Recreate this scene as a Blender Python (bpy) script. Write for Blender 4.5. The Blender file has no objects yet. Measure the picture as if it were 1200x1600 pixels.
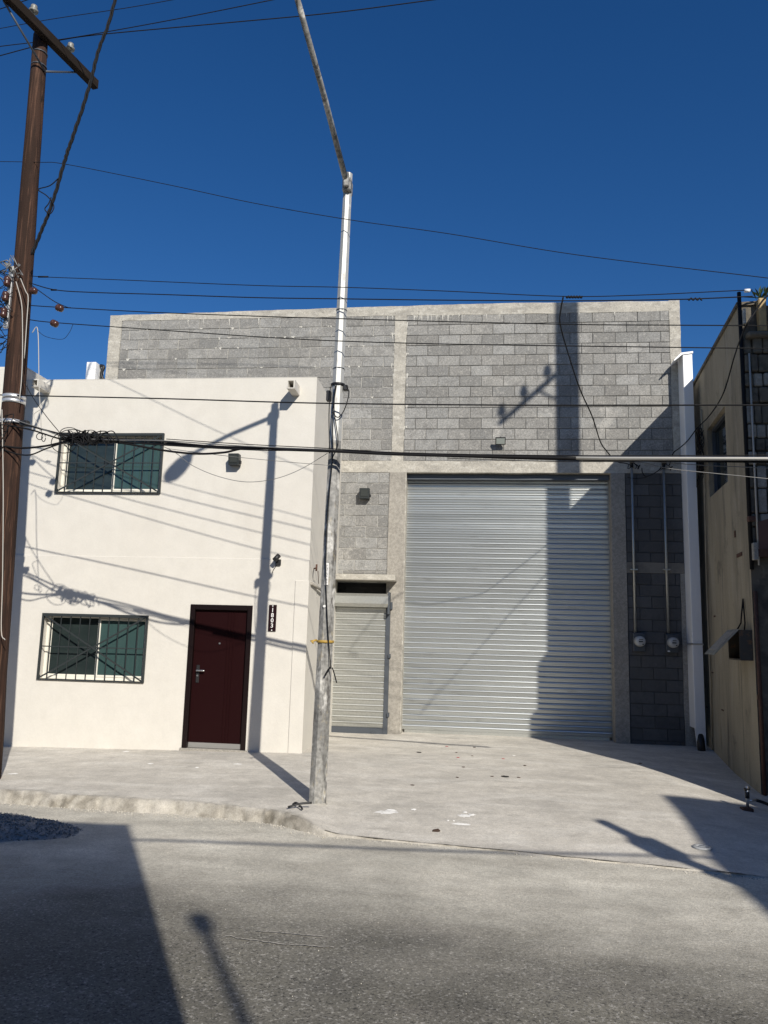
import bpy, math, random
from mathutils import Vector, Matrix, noise
random.seed(7)
SC = bpy.context.scene
COL = SC.collection
R_ = math.radians

# ------------------------------------------------------------------ camera
F, PITCH, ROLL, YAW = 1232.87, 0.1578977, 0.0270250, 0.1140349
_f = Vector((-math.sin(YAW)*math.cos(PITCH), math.cos(YAW)*math.cos(PITCH), math.sin(PITCH)))
_r = Vector((math.cos(YAW), math.sin(YAW), 0)); _u = _r.cross(_f)
_c, _s = math.cos(ROLL), math.sin(ROLL)
RT, UP, FW = _r*_c+_u*_s, _u*_c-_r*_s, _f
cam = bpy.data.cameras.new('camera'); co = bpy.data.objects.new('camera', cam); COL.objects.link(co)
cam.sensor_fit = 'VERTICAL'; cam.sensor_height = 24.0; cam.lens = F/1600*24.0
cam.clip_start = .05; cam.clip_end = 2000
co.matrix_world = Matrix(((RT.x, UP.x, -FW.x, 0), (RT.y, UP.y, -FW.y, 0), (RT.z, UP.z, -FW.z, 0), (0, 0, 0, 1)))
SC.camera = co

# ------------------------------------------------------------------ light
SUN_AZ, SUN_EL = R_(27.5), R_(30.0)          # towards the sun: right of and behind the viewer
SDIR = Vector((math.sin(SUN_AZ)*math.cos(SUN_EL), -math.cos(SUN_AZ)*math.cos(SUN_EL), math.sin(SUN_EL)))
w = bpy.data.worlds.new('World'); SC.world = w; w.use_nodes = True
nt = w.node_tree; bg = nt.nodes['Background']
sky = nt.nodes.new('ShaderNodeTexSky'); sky.sky_type = 'NISHITA'; sky.sun_disc = False
sky.sun_elevation = SUN_EL; sky.sun_rotation = math.atan2(SDIR.x, SDIR.y)
sky.altitude = 600; sky.air_density = 1.0; sky.dust_density = 0.35; sky.ozone_density = 4.0
hsv = nt.nodes.new('ShaderNodeHueSaturation'); hsv.inputs['Saturation'].default_value = 1.27; hsv.inputs['Hue'].default_value = .508
nt.links.new(sky.outputs[0], hsv.inputs['Color']); nt.links.new(hsv.outputs[0], bg.inputs[0]); bg.inputs[1].default_value = 0.083
sl = bpy.data.lights.new('sun', 'SUN'); sl.energy = 5.0; sl.angle = R_(.5); sl.color = (1, .94, .84)
so = bpy.data.objects.new('sun', sl); COL.objects.link(so)
so.rotation_euler = SDIR.to_track_quat('Z', 'Y').to_euler(); so.location = SDIR*60
SC.view_settings.view_transform = 'Standard'; SC.view_settings.look = 'None'
SC.view_settings.exposure = 0.12; SC.view_settings.gamma = 1.0
SC.view_settings.use_curve_mapping = False
SC.cycles.use_denoising = True; SC.cycles.denoising_input_passes = 'RGB_ALBEDO_NORMAL'; SC.cycles.denoising_prefilter = 'NONE'

# ------------------------------------------------------------------ helpers
def ray(u, v): return RT*((u-600)/F) - UP*((v-800)/F) + FW
def at(u, v, y): d = ray(u, v); return d*(y/d.y)
WC = 8.15                                     # the pole line: y + .15 x = WC
def onw(u, v, c=WC):
    d = ray(u, v); return d*(c/(d.y+.15*d.x))
def r4(tl, tr, br, bl, y):
    a, b, c, d = at(*tl, y), at(*tr, y), at(*br, y), at(*bl, y)
    return (a.x+d.x)/2, (b.x+c.x)/2, (c.z+d.z)/2, (a.z+b.z)/2
def sm(a, b, x):
    t = max(0, min(1, (x-a)/(b-a))); return t*t*(3-2*t)
def lerp(pts, x):
    if x <= pts[0][0]: return pts[0][1]
    for (a, va), (b, vb) in zip(pts, pts[1:]):
        if x <= b: return va+(vb-va)*(x-a)/(b-a)
    return pts[-1][1]
def N(x, y, z=0): return noise.noise((x, y, z))

class MB:
    def __init__(s): s.v = []; s.f = []; s.smooth = set()
    def box(s, x0, x1, y0, y1, z0, z1, M=None):
        b = len(s.v)
        for p in ((x0,y0,z0),(x1,y0,z0),(x1,y1,z0),(x0,y1,z0),(x0,y0,z1),(x1,y0,z1),(x1,y1,z1),(x0,y1,z1)):
            p = Vector(p); s.v.append(M @ p if M else p)
        s.f += [tuple(b+i for i in q) for q in ((0,3,2,1),(4,5,6,7),(0,1,5,4),(1,2,6,5),(2,3,7,6),(3,0,4,7))]
        return s
    def bbox(s, x0, x1, y0, y1, z0, z1, c=.006, M=None):     # box with chamfered edges
        b = len(s.v)
        pts = []
        for sx in (0,1):
            for sy in (0,1):
                for sz in (0,1):
                    X, Y, Z = (x0,x1)[sx], (y0,y1)[sy], (z0,z1)[sz]
                    dx, dy, dz = (c,-c)[sx], (c,-c)[sy], (c,-c)[sz]
                    pts += [(X,Y+dy,Z+dz),(X+dx,Y,Z+dz),(X+dx,Y+dy,Z)]
        s.v += [M @ Vector(p) if M else Vector(p) for p in pts]
        g = lambda sx,sy,sz,k: b+((sx*2+sy)*2+sz)*3+k
        s.f += [(g(0,0,0,0),g(0,0,1,0),g(0,1,1,0),g(0,1,0,0)),(g(1,0,0,0),g(1,1,0,0),g(1,1,1,0),g(1,0,1,0)),
                (g(0,0,0,1),g(1,0,0,1),g(1,0,1,1),g(0,0,1,1)),(g(0,1,0,1),g(0,1,1,1),g(1,1,1,1),g(1,1,0,1)),
                (g(0,0,0,2),g(0,1,0,2),g(1,1,0,2),g(1,0,0,2)),(g(0,0,1,2),g(1,0,1,2),g(1,1,1,2),g(0,1,1,2))]
        for a in (0,1):
            for d in (0,1):
                s.f += [(g(a,d,0,0),g(a,d,0,1),g(a,d,1,1),g(a,d,1,0)),(g(a,0,d,0),g(a,0,d,2),g(a,1,d,2),g(a,1,d,0)),
                        (g(0,a,d,1),g(0,a,d,2),g(1,a,d,2),g(1,a,d,1))]
                for e in (0,1): s.f.append((g(a,d,e,0),g(a,d,e,1),g(a,d,e,2)))
        return s
    def tube(s, pts, r, n=8, caps=True, smooth=True, twist=0):
        pts = [Vector(p) for p in pts]; m = len(pts)
        rs = r if isinstance(r, (list, tuple)) else [r]*m
        b = len(s.v); prev = None
        for i, p in enumerate(pts):
            t = (pts[min(i+1, m-1)]-pts[max(i-1, 0)])
            if t.length < 1e-9: t = Vector((0,0,1))
            t.normalize()
            if prev is None:
                a = Vector((0,0,1)) if abs(t.z) < .9 else Vector((1,0,0))
                e = t.cross(a).normalized()
            else:
                e = prev - t*prev.dot(t)
                if e.length < 1e-6: e = t.cross(Vector((0,0,1)))
                e.normalize()
            prev = e; g = t.cross(e)
            for k in range(n):
                th = 2*math.pi*(k+.5)/n + twist
                s.v.append(p + (e*math.cos(th)+g*math.sin(th))*rs[i])
        for i in range(m-1):
            for k in range(n):
                q = (b+i*n+k, b+i*n+(k+1)%n, b+(i+1)*n+(k+1)%n, b+(i+1)*n+k)
                if smooth: s.smooth.add(len(s.f))
                s.f.append(q)
        if caps: s.f += [tuple(b+k for k in reversed(range(n))), tuple(b+(m-1)*n+k for k in range(n))]
        return s
    def lathe(s, prof, M, n=14):                # prof: (r, h) along local z
        return s.tube_prof([M @ Vector((0,0,h)) for r, h in prof], [max(r, 1e-4) for r, h in prof], M, n)
    def tube_prof(s, cs, rs, M, n):
        b = len(s.v); ex = (M.to_3x3() @ Vector((1,0,0))); ey = (M.to_3x3() @ Vector((0,1,0)))
        for c, r in zip(cs, rs):
            for k in range(n):
                th = 2*math.pi*k/n; s.v.append(c + (ex*math.cos(th)+ey*math.sin(th))*r)
        for i in range(len(cs)-1):
            for k in range(n):
                s.smooth.add(len(s.f)); s.f.append((b+i*n+k, b+i*n+(k+1)%n, b+(i+1)*n+(k+1)%n, b+(i+1)*n+k))
        s.f += [tuple(b+k for k in reversed(range(n))), tuple(b+(len(cs)-1)*n+k for k in range(n))]
        return s
    def poly(s, pts):
        b = len(s.v); s.v += [Vector(p) for p in pts]; s.f.append(tuple(range(b, b+len(pts)))); return s
    def prism(s, pts, d):                       # closed polygon extruded by vector d
        b = len(s.v); n = len(pts); d = Vector(d)
        s.v += [Vector(p) for p in pts]; s.v += [Vector(p)+d for p in pts]
        s.f += [tuple(range(b, b+n)), tuple(reversed(range(b+n, b+2*n)))]
        for k in range(n): s.f.append((b+k, b+n+k, b+n+(k+1)%n, b+(k+1)%n))
        return s
    def grid(s, rows, smooth=True):
        b = len(s.v); n = len(rows[0])
        for r in rows: s.v += [Vector(p) for p in r]
        for i in range(len(rows)-1):
            for k in range(n-1):
                if smooth: s.smooth.add(len(s.f))
                s.f.append((b+i*n+k, b+i*n+k+1, b+(i+1)*n+k+1, b+(i+1)*n+k))
        return s
    def mesh(s, name, mat, org=None):
        me = bpy.data.meshes.new(name)
        o = Vector(org) if org is not None else Vector((0,0,0))
        me.from_pydata([tuple(v-o) for v in s.v], [], s.f)
        import bmesh
        bm = bmesh.new(); bm.from_mesh(me); bm.faces.ensure_lookup_table()
        for i in s.smooth: bm.faces[i].smooth = True
        bmesh.ops.recalc_face_normals(bm, faces=bm.faces); bm.to_mesh(me); bm.free()
        if mat: me.materials.append(mat)
        return me
    def build(s, name, mat, parent=None, label=None, org=None):
        o0 = ORG.get(parent.name, Vector((0,0,0))) if parent else (Vector(org) if org is not None else Vector((0,0,0)))
        o = bpy.data.objects.new(name, s.mesh(name, mat, o0)); COL.objects.link(o)
        if parent: o.parent = parent
        else: o.location = o0
        ORG[o.name] = o0
        if label: o['label'] = label
        return o
ORG = {}
def thing(name, label, cat, loc, group=None):
    o = bpy.data.objects.new(name, None); o.empty_display_size = .2; COL.objects.link(o); o.location = loc
    ORG[o.name] = Vector(loc); o['label'] = label; o['category'] = cat
    if group: o['group'] = group
    return o
def tag(o, label, cat, group=None):
    o['label'] = label; o['category'] = cat
    if group: o['group'] = group
    return o
def kind(o, k): o['kind'] = k; return o
def spline(pts, sub=8):
    P = [Vector(p) for p in pts]; P = [P[0]*2-P[1]]+P+[P[-1]*2-P[-2]]; out = []
    for i in range(1, len(P)-2):
        for k in range(sub):
            t = k/sub; a, b, c, d = P[i-1], P[i], P[i+1], P[i+2]
            out.append(.5*((2*b)+(c-a)*t+(2*a-5*b+4*c-d)*t*t+(3*b-a-3*c+d)*t**3))
    out.append(P[-2]); return out

# ------------------------------------------------------------------ materials
def mat(name, base, rough=.8, metal=0, spec=.5, layers=(), bump=(), objvar=0, huevar=0):
    """layers: (colour, scale, lo, hi, strength, stretch(x,y,z)) noise-masked stains; bump: (scale, strength, dist)"""
    m = bpy.data.materials.new(name); m.use_nodes = True; t = m.node_tree; n = t.nodes; L = t.links
    p = n['Principled BSDF']; p.inputs['Roughness'].default_value = rough; p.inputs['Metallic'].default_value = metal
    p.inputs['Specular IOR Level'].default_value = spec
    geo = n.new('ShaderNodeNewGeometry')
    cur = None
    def mix(a, b, f, mode='MIX'):
        x = n.new('ShaderNodeMix'); x.data_type = 'RGBA'; x.blend_type = mode
        for s_, v in ((x.inputs[6], a), (x.inputs[7], b), (x.inputs[0], f)):
            if isinstance(v, (tuple, list)): s_.default_value = (*v[:3], 1)
            elif isinstance(v, (int, float)): s_.default_value = v
            else: L.new(v, s_)
        return x.outputs[2]
    cur = tuple(base)
    oi = None
    if objvar or huevar:
        oi = n.new('ShaderNodeObjectInfo')
        mr = n.new('ShaderNodeMapRange'); L.new(oi.outputs['Random'], mr.inputs[0])
        mr.inputs[3].default_value = 1-objvar; mr.inputs[4].default_value = 1+objvar
        cr = n.new('ShaderNodeCombineColor')
        for k in range(3): L.new(mr.outputs[0], cr.inputs[k])
        cur = mix(cur, cr.outputs[0], 1.0, 'MULTIPLY')
        if huevar:
            ml = n.new('ShaderNodeMath'); ml.operation = 'MULTIPLY'; L.new(oi.outputs['Random'], ml.inputs[0]); ml.inputs[1].default_value = 17.3
            fr = n.new('ShaderNodeMath'); fr.operation = 'FRACT'; L.new(ml.outputs[0], fr.inputs[0])
            m2 = n.new('ShaderNodeMath'); m2.operation = 'MULTIPLY'; L.new(fr.outputs[0], m2.inputs[0]); m2.inputs[1].default_value = huevar
            cur = mix(cur, (base[0]*1.12, base[1]*1.0, base[2]*.86), m2.outputs[0])
    for col, sc, lo, hi, st, stre in layers:
        mp = n.new('ShaderNodeMapping'); mp.inputs['Scale'].default_value = stre
        mp.inputs['Location'].default_value = (random.uniform(0,9), random.uniform(0,9), random.uniform(0,9))
        L.new(geo.outputs['Position'], mp.inputs[0])
        no = n.new('ShaderNodeTexNoise'); no.inputs['Scale'].default_value = sc; no.inputs['Detail'].default_value = 6
        no.inputs['Roughness'].default_value = .62
        L.new(mp.outputs[0], no.inputs['Vector'])
        mr = n.new('ShaderNodeMapRange'); mr.clamp = True; L.new(no.outputs[0], mr.inputs[0])
        mr.inputs[1].default_value = lo; mr.inputs[2].default_value = hi; mr.inputs[3].default_value = 0; mr.inputs[4].default_value = st
        cur = mix(cur, col, mr.outputs[0])
    if isinstance(cur, tuple): p.inputs['Base Color'].default_value = (*cur[:3], 1)
    else: L.new(cur, p.inputs['Base Color'])
    last = None
    for sc, st, dist in bump:
        no = n.new('ShaderNodeTexNoise'); no.inputs['Scale'].default_value = sc; no.inputs['Detail'].default_value = 5
        L.new(geo.outputs['Position'], no.inputs['Vector'])
        bp = n.new('ShaderNodeBump'); bp.inputs['Strength'].default_value = st; bp.inputs['Distance'].default_value = dist
        L.new(no.outputs[0], bp.inputs['Height'])
        if last: L.new(last, bp.inputs['Normal'])
        last = bp.outputs[0]
    if last: L.new(last, p.inputs['Normal'])
    return m
I3 = (1,1,1)
M = {}
M['white'] = mat('white_render', (.59,.565,.512), .9, layers=[((.52,.485,.425),.9,.5,.72,.35,(1,1,.5)),((.62,.595,.545),2.4,.5,.7,.4,I3),((.50,.46,.40),5,.62,.8,.25,(1,1,.35))], bump=[(55,.25,.004),(3.5,.25,.02)])
M['block'] = mat('concrete_block', (.235,.234,.226), .95, objvar=.24, huevar=.2, layers=[((.18,.176,.168),6,.48,.62,.6,I3),((.40,.385,.35),18,.54,.66,.55,I3),((.50,.48,.44),2.2,.60,.70,.4,I3),((.13,.127,.12),48,.55,.64,.6,I3)], bump=[(110,.6,.004),(28,.3,.006)])
M['block_d'] = mat('damp_and_shade_dark_block', (.085,.086,.088), .95, objvar=.2, layers=[((.055,.056,.06),9,.45,.7,.5,I3),((.14,.138,.13),14,.6,.75,.5,I3)], bump=[(110,.6,.004),(28,.3,.006)])  # own dark tone right of the shutter; in the canopy recess it paints shade
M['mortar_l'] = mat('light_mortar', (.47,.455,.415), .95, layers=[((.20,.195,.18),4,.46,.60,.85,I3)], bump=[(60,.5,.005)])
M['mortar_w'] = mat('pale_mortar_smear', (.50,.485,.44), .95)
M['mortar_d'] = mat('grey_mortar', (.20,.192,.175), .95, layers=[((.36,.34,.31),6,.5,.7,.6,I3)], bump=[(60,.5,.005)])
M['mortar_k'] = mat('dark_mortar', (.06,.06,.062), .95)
M['conc'] = mat('cast_concrete', (.40,.378,.33), .92, layers=[((.27,.255,.225),2.0,.47,.62,.7,(1,1,2.2)),((.55,.53,.475),5,.53,.66,.6,(1,1,2.5)),((.20,.19,.17),16,.58,.68,.55,I3),((.60,.58,.53),26,.62,.70,.5,I3)], bump=[(40,.6,.008),(7,.45,.02)])
M['conc_dim'] = mat('shade_dimmed_concrete', (.20,.185,.16), .92, layers=[((.13,.12,.105),3,.47,.62,.7,I3)], bump=[(40,.4,.006)])  # darker copy of the cast concrete, shade put into the tie beam's colour
M['conc_grey'] = mat('grey_cast_concrete', (.31,.29,.255), .92, layers=[((.23,.215,.19),2.2,.45,.68,.6,(1,1,1.2)),((.42,.39,.34),6,.55,.72,.4,I3)], bump=[(40,.35,.005),(7,.3,.012)])
M['galv'] = mat('galvanised_steel', (.52,.54,.535), .37, metal=.90, objvar=.10, layers=[((.40,.42,.42),1.6,.46,.64,.4,(.25,1,1)),((.31,.315,.31),9,.60,.70,.4,(.2,1,1))])
M['galv_w'] = mat('dull_galvanised_steel', (.44,.445,.42), .42, metal=.75, objvar=.05, layers=[((.42,.43,.40),3,.45,.7,.5,(.5,1,1))], bump=[(30,.05,.002)])
M['steel_d'] = mat('dark_blue_steel', (.07,.08,.095), .5, metal=.3)
M['pole'] = mat('worn_pole_paint', (.44,.44,.42), .5, metal=.35, layers=[((.30,.30,.29),5,.5,.66,.8,(1,1,.25)),((.17,.16,.15),9,.60,.72,.8,(1,1,.3)),((.66,.66,.64),14,.62,.7,.8,(1,1,.5))], bump=[(30,.15,.003)])
M['wood'] = mat('weathered_pole_wood', (.045,.024,.017), .9, spec=.2, layers=[((.026,.015,.011),22,.47,.56,.85,(1,1,.035)),((.13,.07,.045),34,.55,.64,.65,(1,1,.03)),((.02,.013,.010),1.3,.52,.66,.75,(1,1,.55)),((.012,.009,.008),7,.66,.70,.9,(1,1,.5))], bump=[(60,.5,.012)])
M['wood_d'] = mat('dark_crossarm_wood', (.016,.011,.008), .95, spec=.2, layers=[((.045,.03,.022),20,.55,.7,.5,(1,.1,1))], bump=[(60,.4,.006)])
M['black'] = mat('black_plastic', (.012,.012,.013), .5)
M['cable'] = mat('black_cable', (.008,.008,.009), .75, spec=.25)
M['pole_low'] = mat('worn_grey_pole_paint', (.27,.265,.25), .6, metal=.1, layers=[((.17,.168,.16),5,.47,.56,.85,(1,1,.18)),((.07,.065,.06),12,.56,.62,.8,(1,1,.3)),((.50,.49,.46),8,.56,.62,.85,(1,1,.35)),((.34,.30,.22),18,.58,.66,.6,(1,1,.4))], bump=[(40,.3,.005)])
M['lens_d'] = mat('dark_lamp_lens', (.045,.05,.048), .25)
M['cable_g'] = mat('bare_grey_wire', (.20,.20,.195), .5, metal=.4)
M['cable_w'] = mat('pale_cable', (.42,.40,.36), .6)
M['cable_s'] = mat('silvery_sheathed_cable', (.38,.37,.34), .4, metal=.5)
M['brown_in'] = mat('brown_porcelain', (.06,.025,.018), .25)
M['grey_in'] = mat('grey_porcelain', (.20,.20,.18), .35)
M['steel'] = mat('galvanised_hardware', (.5,.5,.49), .45, metal=.7, layers=[((.25,.2,.16),20,.55,.7,.6,I3)])
M['band'] = mat('shiny_steel_band', (.75,.75,.74), .35, metal=.7)
M['wmetal'] = mat('white_painted_metal', (.78,.79,.80), .45, layers=[((.62,.62,.61),3,.55,.75,.4,(1,1,.3))])
M['alu'] = mat('cream_aluminium', (.70,.68,.60), .45)
M['glass_l'] = mat('dark_screened_pane', (.018,.026,.026), .12, layers=[((.028,.038,.037),2,.45,.6,.6,(1,1,4))])
M['glass_r'] = mat('teal_tinted_pane', (.035,.068,.066), .08, layers=[((.05,.085,.082),2.5,.45,.65,.5,(6,1,.4))])
M['grille'] = mat('dark_grille_paint', (.022,.027,.028), .5)
M['door'] = mat('maroon_door_steel', (.0125,.0022,.0026), .5, spec=.10, layers=[((.017,.004,.004),3,.5,.7,.5,(1,1,.3))])
M['doorf'] = mat('dark_maroon_frame', (.007,.003,.003), .4, spec=.3)
M['chrome'] = mat('brushed_metal', (.62,.62,.61), .3, metal=.9)
M['sign'] = mat('dark_sign_plate', (.014,.004,.005), .3)
M['paint_w'] = mat('white_lettering', (.75,.74,.72), .6)
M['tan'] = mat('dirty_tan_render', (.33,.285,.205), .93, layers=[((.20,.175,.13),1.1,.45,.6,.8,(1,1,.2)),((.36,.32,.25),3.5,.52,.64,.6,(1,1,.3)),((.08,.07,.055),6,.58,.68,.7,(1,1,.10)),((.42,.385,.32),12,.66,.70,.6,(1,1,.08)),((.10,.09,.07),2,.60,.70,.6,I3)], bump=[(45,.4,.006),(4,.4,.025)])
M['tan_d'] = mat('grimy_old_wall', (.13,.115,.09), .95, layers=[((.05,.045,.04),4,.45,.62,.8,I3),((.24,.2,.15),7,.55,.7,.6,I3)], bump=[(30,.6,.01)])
M['ochre'] = mat('ochre_old_render', (.42,.31,.16), .93, layers=[((.25,.18,.1),8,.5,.65,.7,I3)], bump=[(30,.6,.01)])
M['coral'] = mat('faded_coral_paint', (.125,.066,.052), .8, layers=[((.09,.05,.04),3,.5,.7,.5,I3)])
M['rust'] = mat('rusty_brown_iron', (.085,.038,.024), .8, layers=[((.16,.08,.045),18,.5,.7,.6,I3)])
M['dglass'] = mat('dark_window_glass', (.012,.017,.019), .08)
M['bldg'] = mat('plain_building_render', (.30,.27,.22), .9, layers=[((.22,.2,.17),1,.45,.7,.5,I3)])
M['bldg2'] = mat('grey_building_render', (.24,.235,.22), .9, layers=[((.18,.17,.16),1,.45,.7,.5,I3)])
M['slab'] = mat('dusty_pavement_concrete', (.545,.512,.452), .93, layers=[((.43,.405,.36),.8,.46,.62,.75,(1,1.6,1)),((.63,.60,.54),1.9,.5,.64,.7,(.6,1.6,1)),((.36,.338,.30),5,.56,.70,.55,(.45,1.4,1)),((.64,.615,.57),17,.64,.72,.5,(1,1.4,1)),((.22,.21,.19),38,.61,.70,.5,I3)], bump=[(70,.45,.006),(9,.35,.014),(2,.25,.03)])
def add_dirt_dim(m):  # kerb dirt, its colours also darkened to tone down the sunlit face
    t = m.node_tree; n = t.nodes; L = t.links; p = n['Principled BSDF']; src = p.inputs['Base Color'].links[0].from_socket
    a = n.new('ShaderNodeAttribute'); a.attribute_name = 'dirt_dim'; geo = n.new('ShaderNodeNewGeometry')
    no = n.new('ShaderNodeTexNoise'); no.inputs['Scale'].default_value = 7; no.inputs['Detail'].default_value = 8; L.new(geo.outputs['Position'], no.inputs['Vector'])
    n3 = n.new('ShaderNodeTexNoise'); n3.inputs['Scale'].default_value = 3.1; n3.inputs['Detail'].default_value = 6; L.new(geo.outputs['Position'], n3.inputs['Vector'])
    mr = n.new('ShaderNodeMapRange'); L.new(n3.outputs[0], mr.inputs[0]); mr.inputs[1].default_value = .35; mr.inputs[2].default_value = .6; mr.inputs[3].default_value = .15; mr.inputs[4].default_value = 1.0
    f = n.new('ShaderNodeMath'); f.operation = 'MULTIPLY'; L.new(a.outputs['Fac'], f.inputs[0]); L.new(mr.outputs[0], f.inputs[1])
    c = n.new('ShaderNodeValToRGB'); L.new(no.outputs[0], c.inputs[0]); e = c.color_ramp.elements
    e[0].position = .36; e[0].color = (.13,.116,.09,1); e[1].position = .68; e[1].color = (.40,.375,.32,1); k = e.new(.5); k.color = (.26,.237,.195,1)
    x = n.new('ShaderNodeMix'); x.data_type = 'RGBA'; L.new(f.outputs[0], x.inputs[0]); L.new(src, x.inputs[6]); L.new(c.outputs[0], x.inputs[7]); L.new(x.outputs[2], p.inputs['Base Color'])
add_dirt_dim(M['slab'])
M['joint'] = mat('dirt_filled_joint', (.075,.068,.055), .95, layers=[((.3,.28,.24),30,.52,.62,.9,I3)])
M['scratch'] = mat('pale_scrape', (.42,.39,.34), .95, layers=[((.16,.15,.13),40,.48,.6,.95,I3)])
M['box_d'] = mat('grimy_dark_box_metal', (.045,.04,.033), .7, layers=[((.14,.07,.03),14,.55,.65,.7,I3)])
M['lid'] = mat('dull_grey_lid', (.24,.235,.20), .6, layers=[((.12,.11,.09),10,.5,.65,.6,I3)])
M['grit'] = mat('grit', (.36,.34,.30), .95, objvar=.3)
M['gravel'] = mat('dark_gravel', (.27,.265,.25), .9, layers=[((.36,.355,.34),30,.5,.6,.8,I3),((.08,.08,.08),30,.5,.7,.6,I3)])
M['leaf_r'] = mat('red_petal', (.35,.03,.04), .7)
M['leaf_b'] = mat('dry_brown_leaf', (.06,.035,.022), .85)
M['leaf_k'] = mat('dark_scrap', (.02,.018,.016), .8)
M['plaster'] = mat('spilt_white_plaster', (.74,.73,.70), .9, layers=[((.5,.48,.44),25,.5,.65,.6,I3)])
M['leafg'] = mat('dark_green_leaf', (.03,.055,.02), .6, objvar=.2)
M['yellow'] = mat('yellow_brown_strap', (.42,.27,.05), .6, layers=[((.2,.12,.04),40,.5,.65,.7,I3)])
M['dial'] = mat('meter_glass', (.42,.43,.43), .2)
M['lens'] = mat('lamp_lens', (.30,.33,.31), .15)
def asphalt():
    m = mat('worn_asphalt', (.155,.146,.120), .88, layers=[((.085,.082,.074),1.1,.45,.68,.6,I3),((.17,.157,.135),2.5,.5,.7,.6,(.5,1.5,1)),((.33,.315,.285),48,.55,.62,.8,I3),((.03,.029,.027),55,.55,.62,.85,I3)], bump=[(50,.5,.006),(120,.5,.003)])
    t = m.node_tree; n = t.nodes; L = t.links; p = n['Principled BSDF']
    src = p.inputs['Base Color'].links[0].from_socket
    geo = n.new('ShaderNodeNewGeometry'); sx = n.new('ShaderNodeSeparateXYZ'); L.new(geo.outputs['Position'], sx.inputs[0])
    a = n.new('ShaderNodeMath'); a.operation = 'MULTIPLY_ADD'; L.new(sx.outputs[0], a.inputs[0]); a.inputs[1].default_value = .15; L.new(sx.outputs[1], a.inputs[2])
    no = n.new('ShaderNodeTexNoise'); no.inputs['Scale'].default_value = .7; no.inputs['Detail'].default_value = 7
    mp = n.new('ShaderNodeMapping'); mp.inputs['Scale'].default_value = (.6,1.5,1); L.new(geo.outputs['Position'], mp.inputs[0]); L.new(mp.outputs[0], no.inputs[0])
    b = n.new('ShaderNodeMath'); b.operation = 'MULTIPLY_ADD'; L.new(no.outputs[0], b.inputs[0]); b.inputs[1].default_value = 2.6; L.new(a.outputs[0], b.inputs[2])
    mr = n.new('ShaderNodeMapRange'); mr.interpolation_type = 'SMOOTHSTEP'; L.new(b.outputs[0], mr.inputs[0])
    mr.inputs[1].default_value = 5.6; mr.inputs[2].default_value = 8.0; mr.inputs[3].default_value = 0; mr.inputs[4].default_value = .92
    x = n.new('ShaderNodeMix'); x.data_type = 'RGBA'; L.new(mr.outputs[0], x.inputs[0]); L.new(src, x.inputs[6])
    n2 = n.new('ShaderNodeTexNoise'); n2.inputs['Scale'].default_value = 3; n2.inputs['Detail'].default_value = 8; L.new(mp.outputs[0], n2.inputs[0])
    cr = n.new('ShaderNodeMix'); cr.data_type = 'RGBA'; L.new(n2.outputs[0], cr.inputs[0]); cr.inputs[6].default_value = (.37,.34,.285,1); cr.inputs[7].default_value = (.68,.65,.56,1)
    L.new(cr.outputs[2], x.inputs[7]); L.new(x.outputs[2], p.inputs['Base Color'])
    return m
M['asphalt'] = asphalt()
def grain(m, parts):
    # multiplies the base colour by fine noise: sand, pores and grit in the surface itself
    t = m.node_tree; n = t.nodes; L = t.links; p = n['Principled BSDF']
    geo = n.new('ShaderNodeNewGeometry')
    for sc, lo, hi in parts:
        src = p.inputs['Base Color'].links[0].from_socket
        no = n.new('ShaderNodeTexNoise'); no.inputs['Scale'].default_value = sc; no.inputs['Detail'].default_value = 3; L.new(geo.outputs['Position'], no.inputs['Vector'])
        mr = n.new('ShaderNodeMapRange'); L.new(no.outputs[0], mr.inputs[0]); mr.inputs[1].default_value = .36; mr.inputs[2].default_value = .64; mr.inputs[3].default_value = lo; mr.inputs[4].default_value = hi
        cc = n.new('ShaderNodeCombineColor')
        for k in range(3): L.new(mr.outputs[0], cc.inputs[k])
        x = n.new('ShaderNodeMix'); x.data_type = 'RGBA'; x.blend_type = 'MULTIPLY'; x.inputs[0].default_value = 1
        L.new(src, x.inputs[6]); L.new(cc.outputs[0], x.inputs[7]); L.new(x.outputs[2], p.inputs['Base Color'])
grain(M['asphalt'], ((30,.91,1.09),(90,.82,1.18),(1.3,.86,1.12),(4.5,.93,1.06)))
grain(M['slab'], ((26,.94,1.05),(85,.88,1.10),(3.3,.92,1.06),(9,.95,1.04)))
grain(M['block'], ((38,.84,1.14),(85,.82,1.18)))
grain(M['conc'], ((22,.92,1.06),(70,.88,1.10))); grain(M['conc_grey'], ((22,.86,1.10),(70,.86,1.12)))
grain(M['tan'], ((60,.92,1.07),)); grain(M['white'], ((4,.975,1.02),(40,.98,1.015)))
grain(M['pole_low'], ((24,.75,1.2),)); grain(M['galv_w'], ((30,.95,1.04),))

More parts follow.
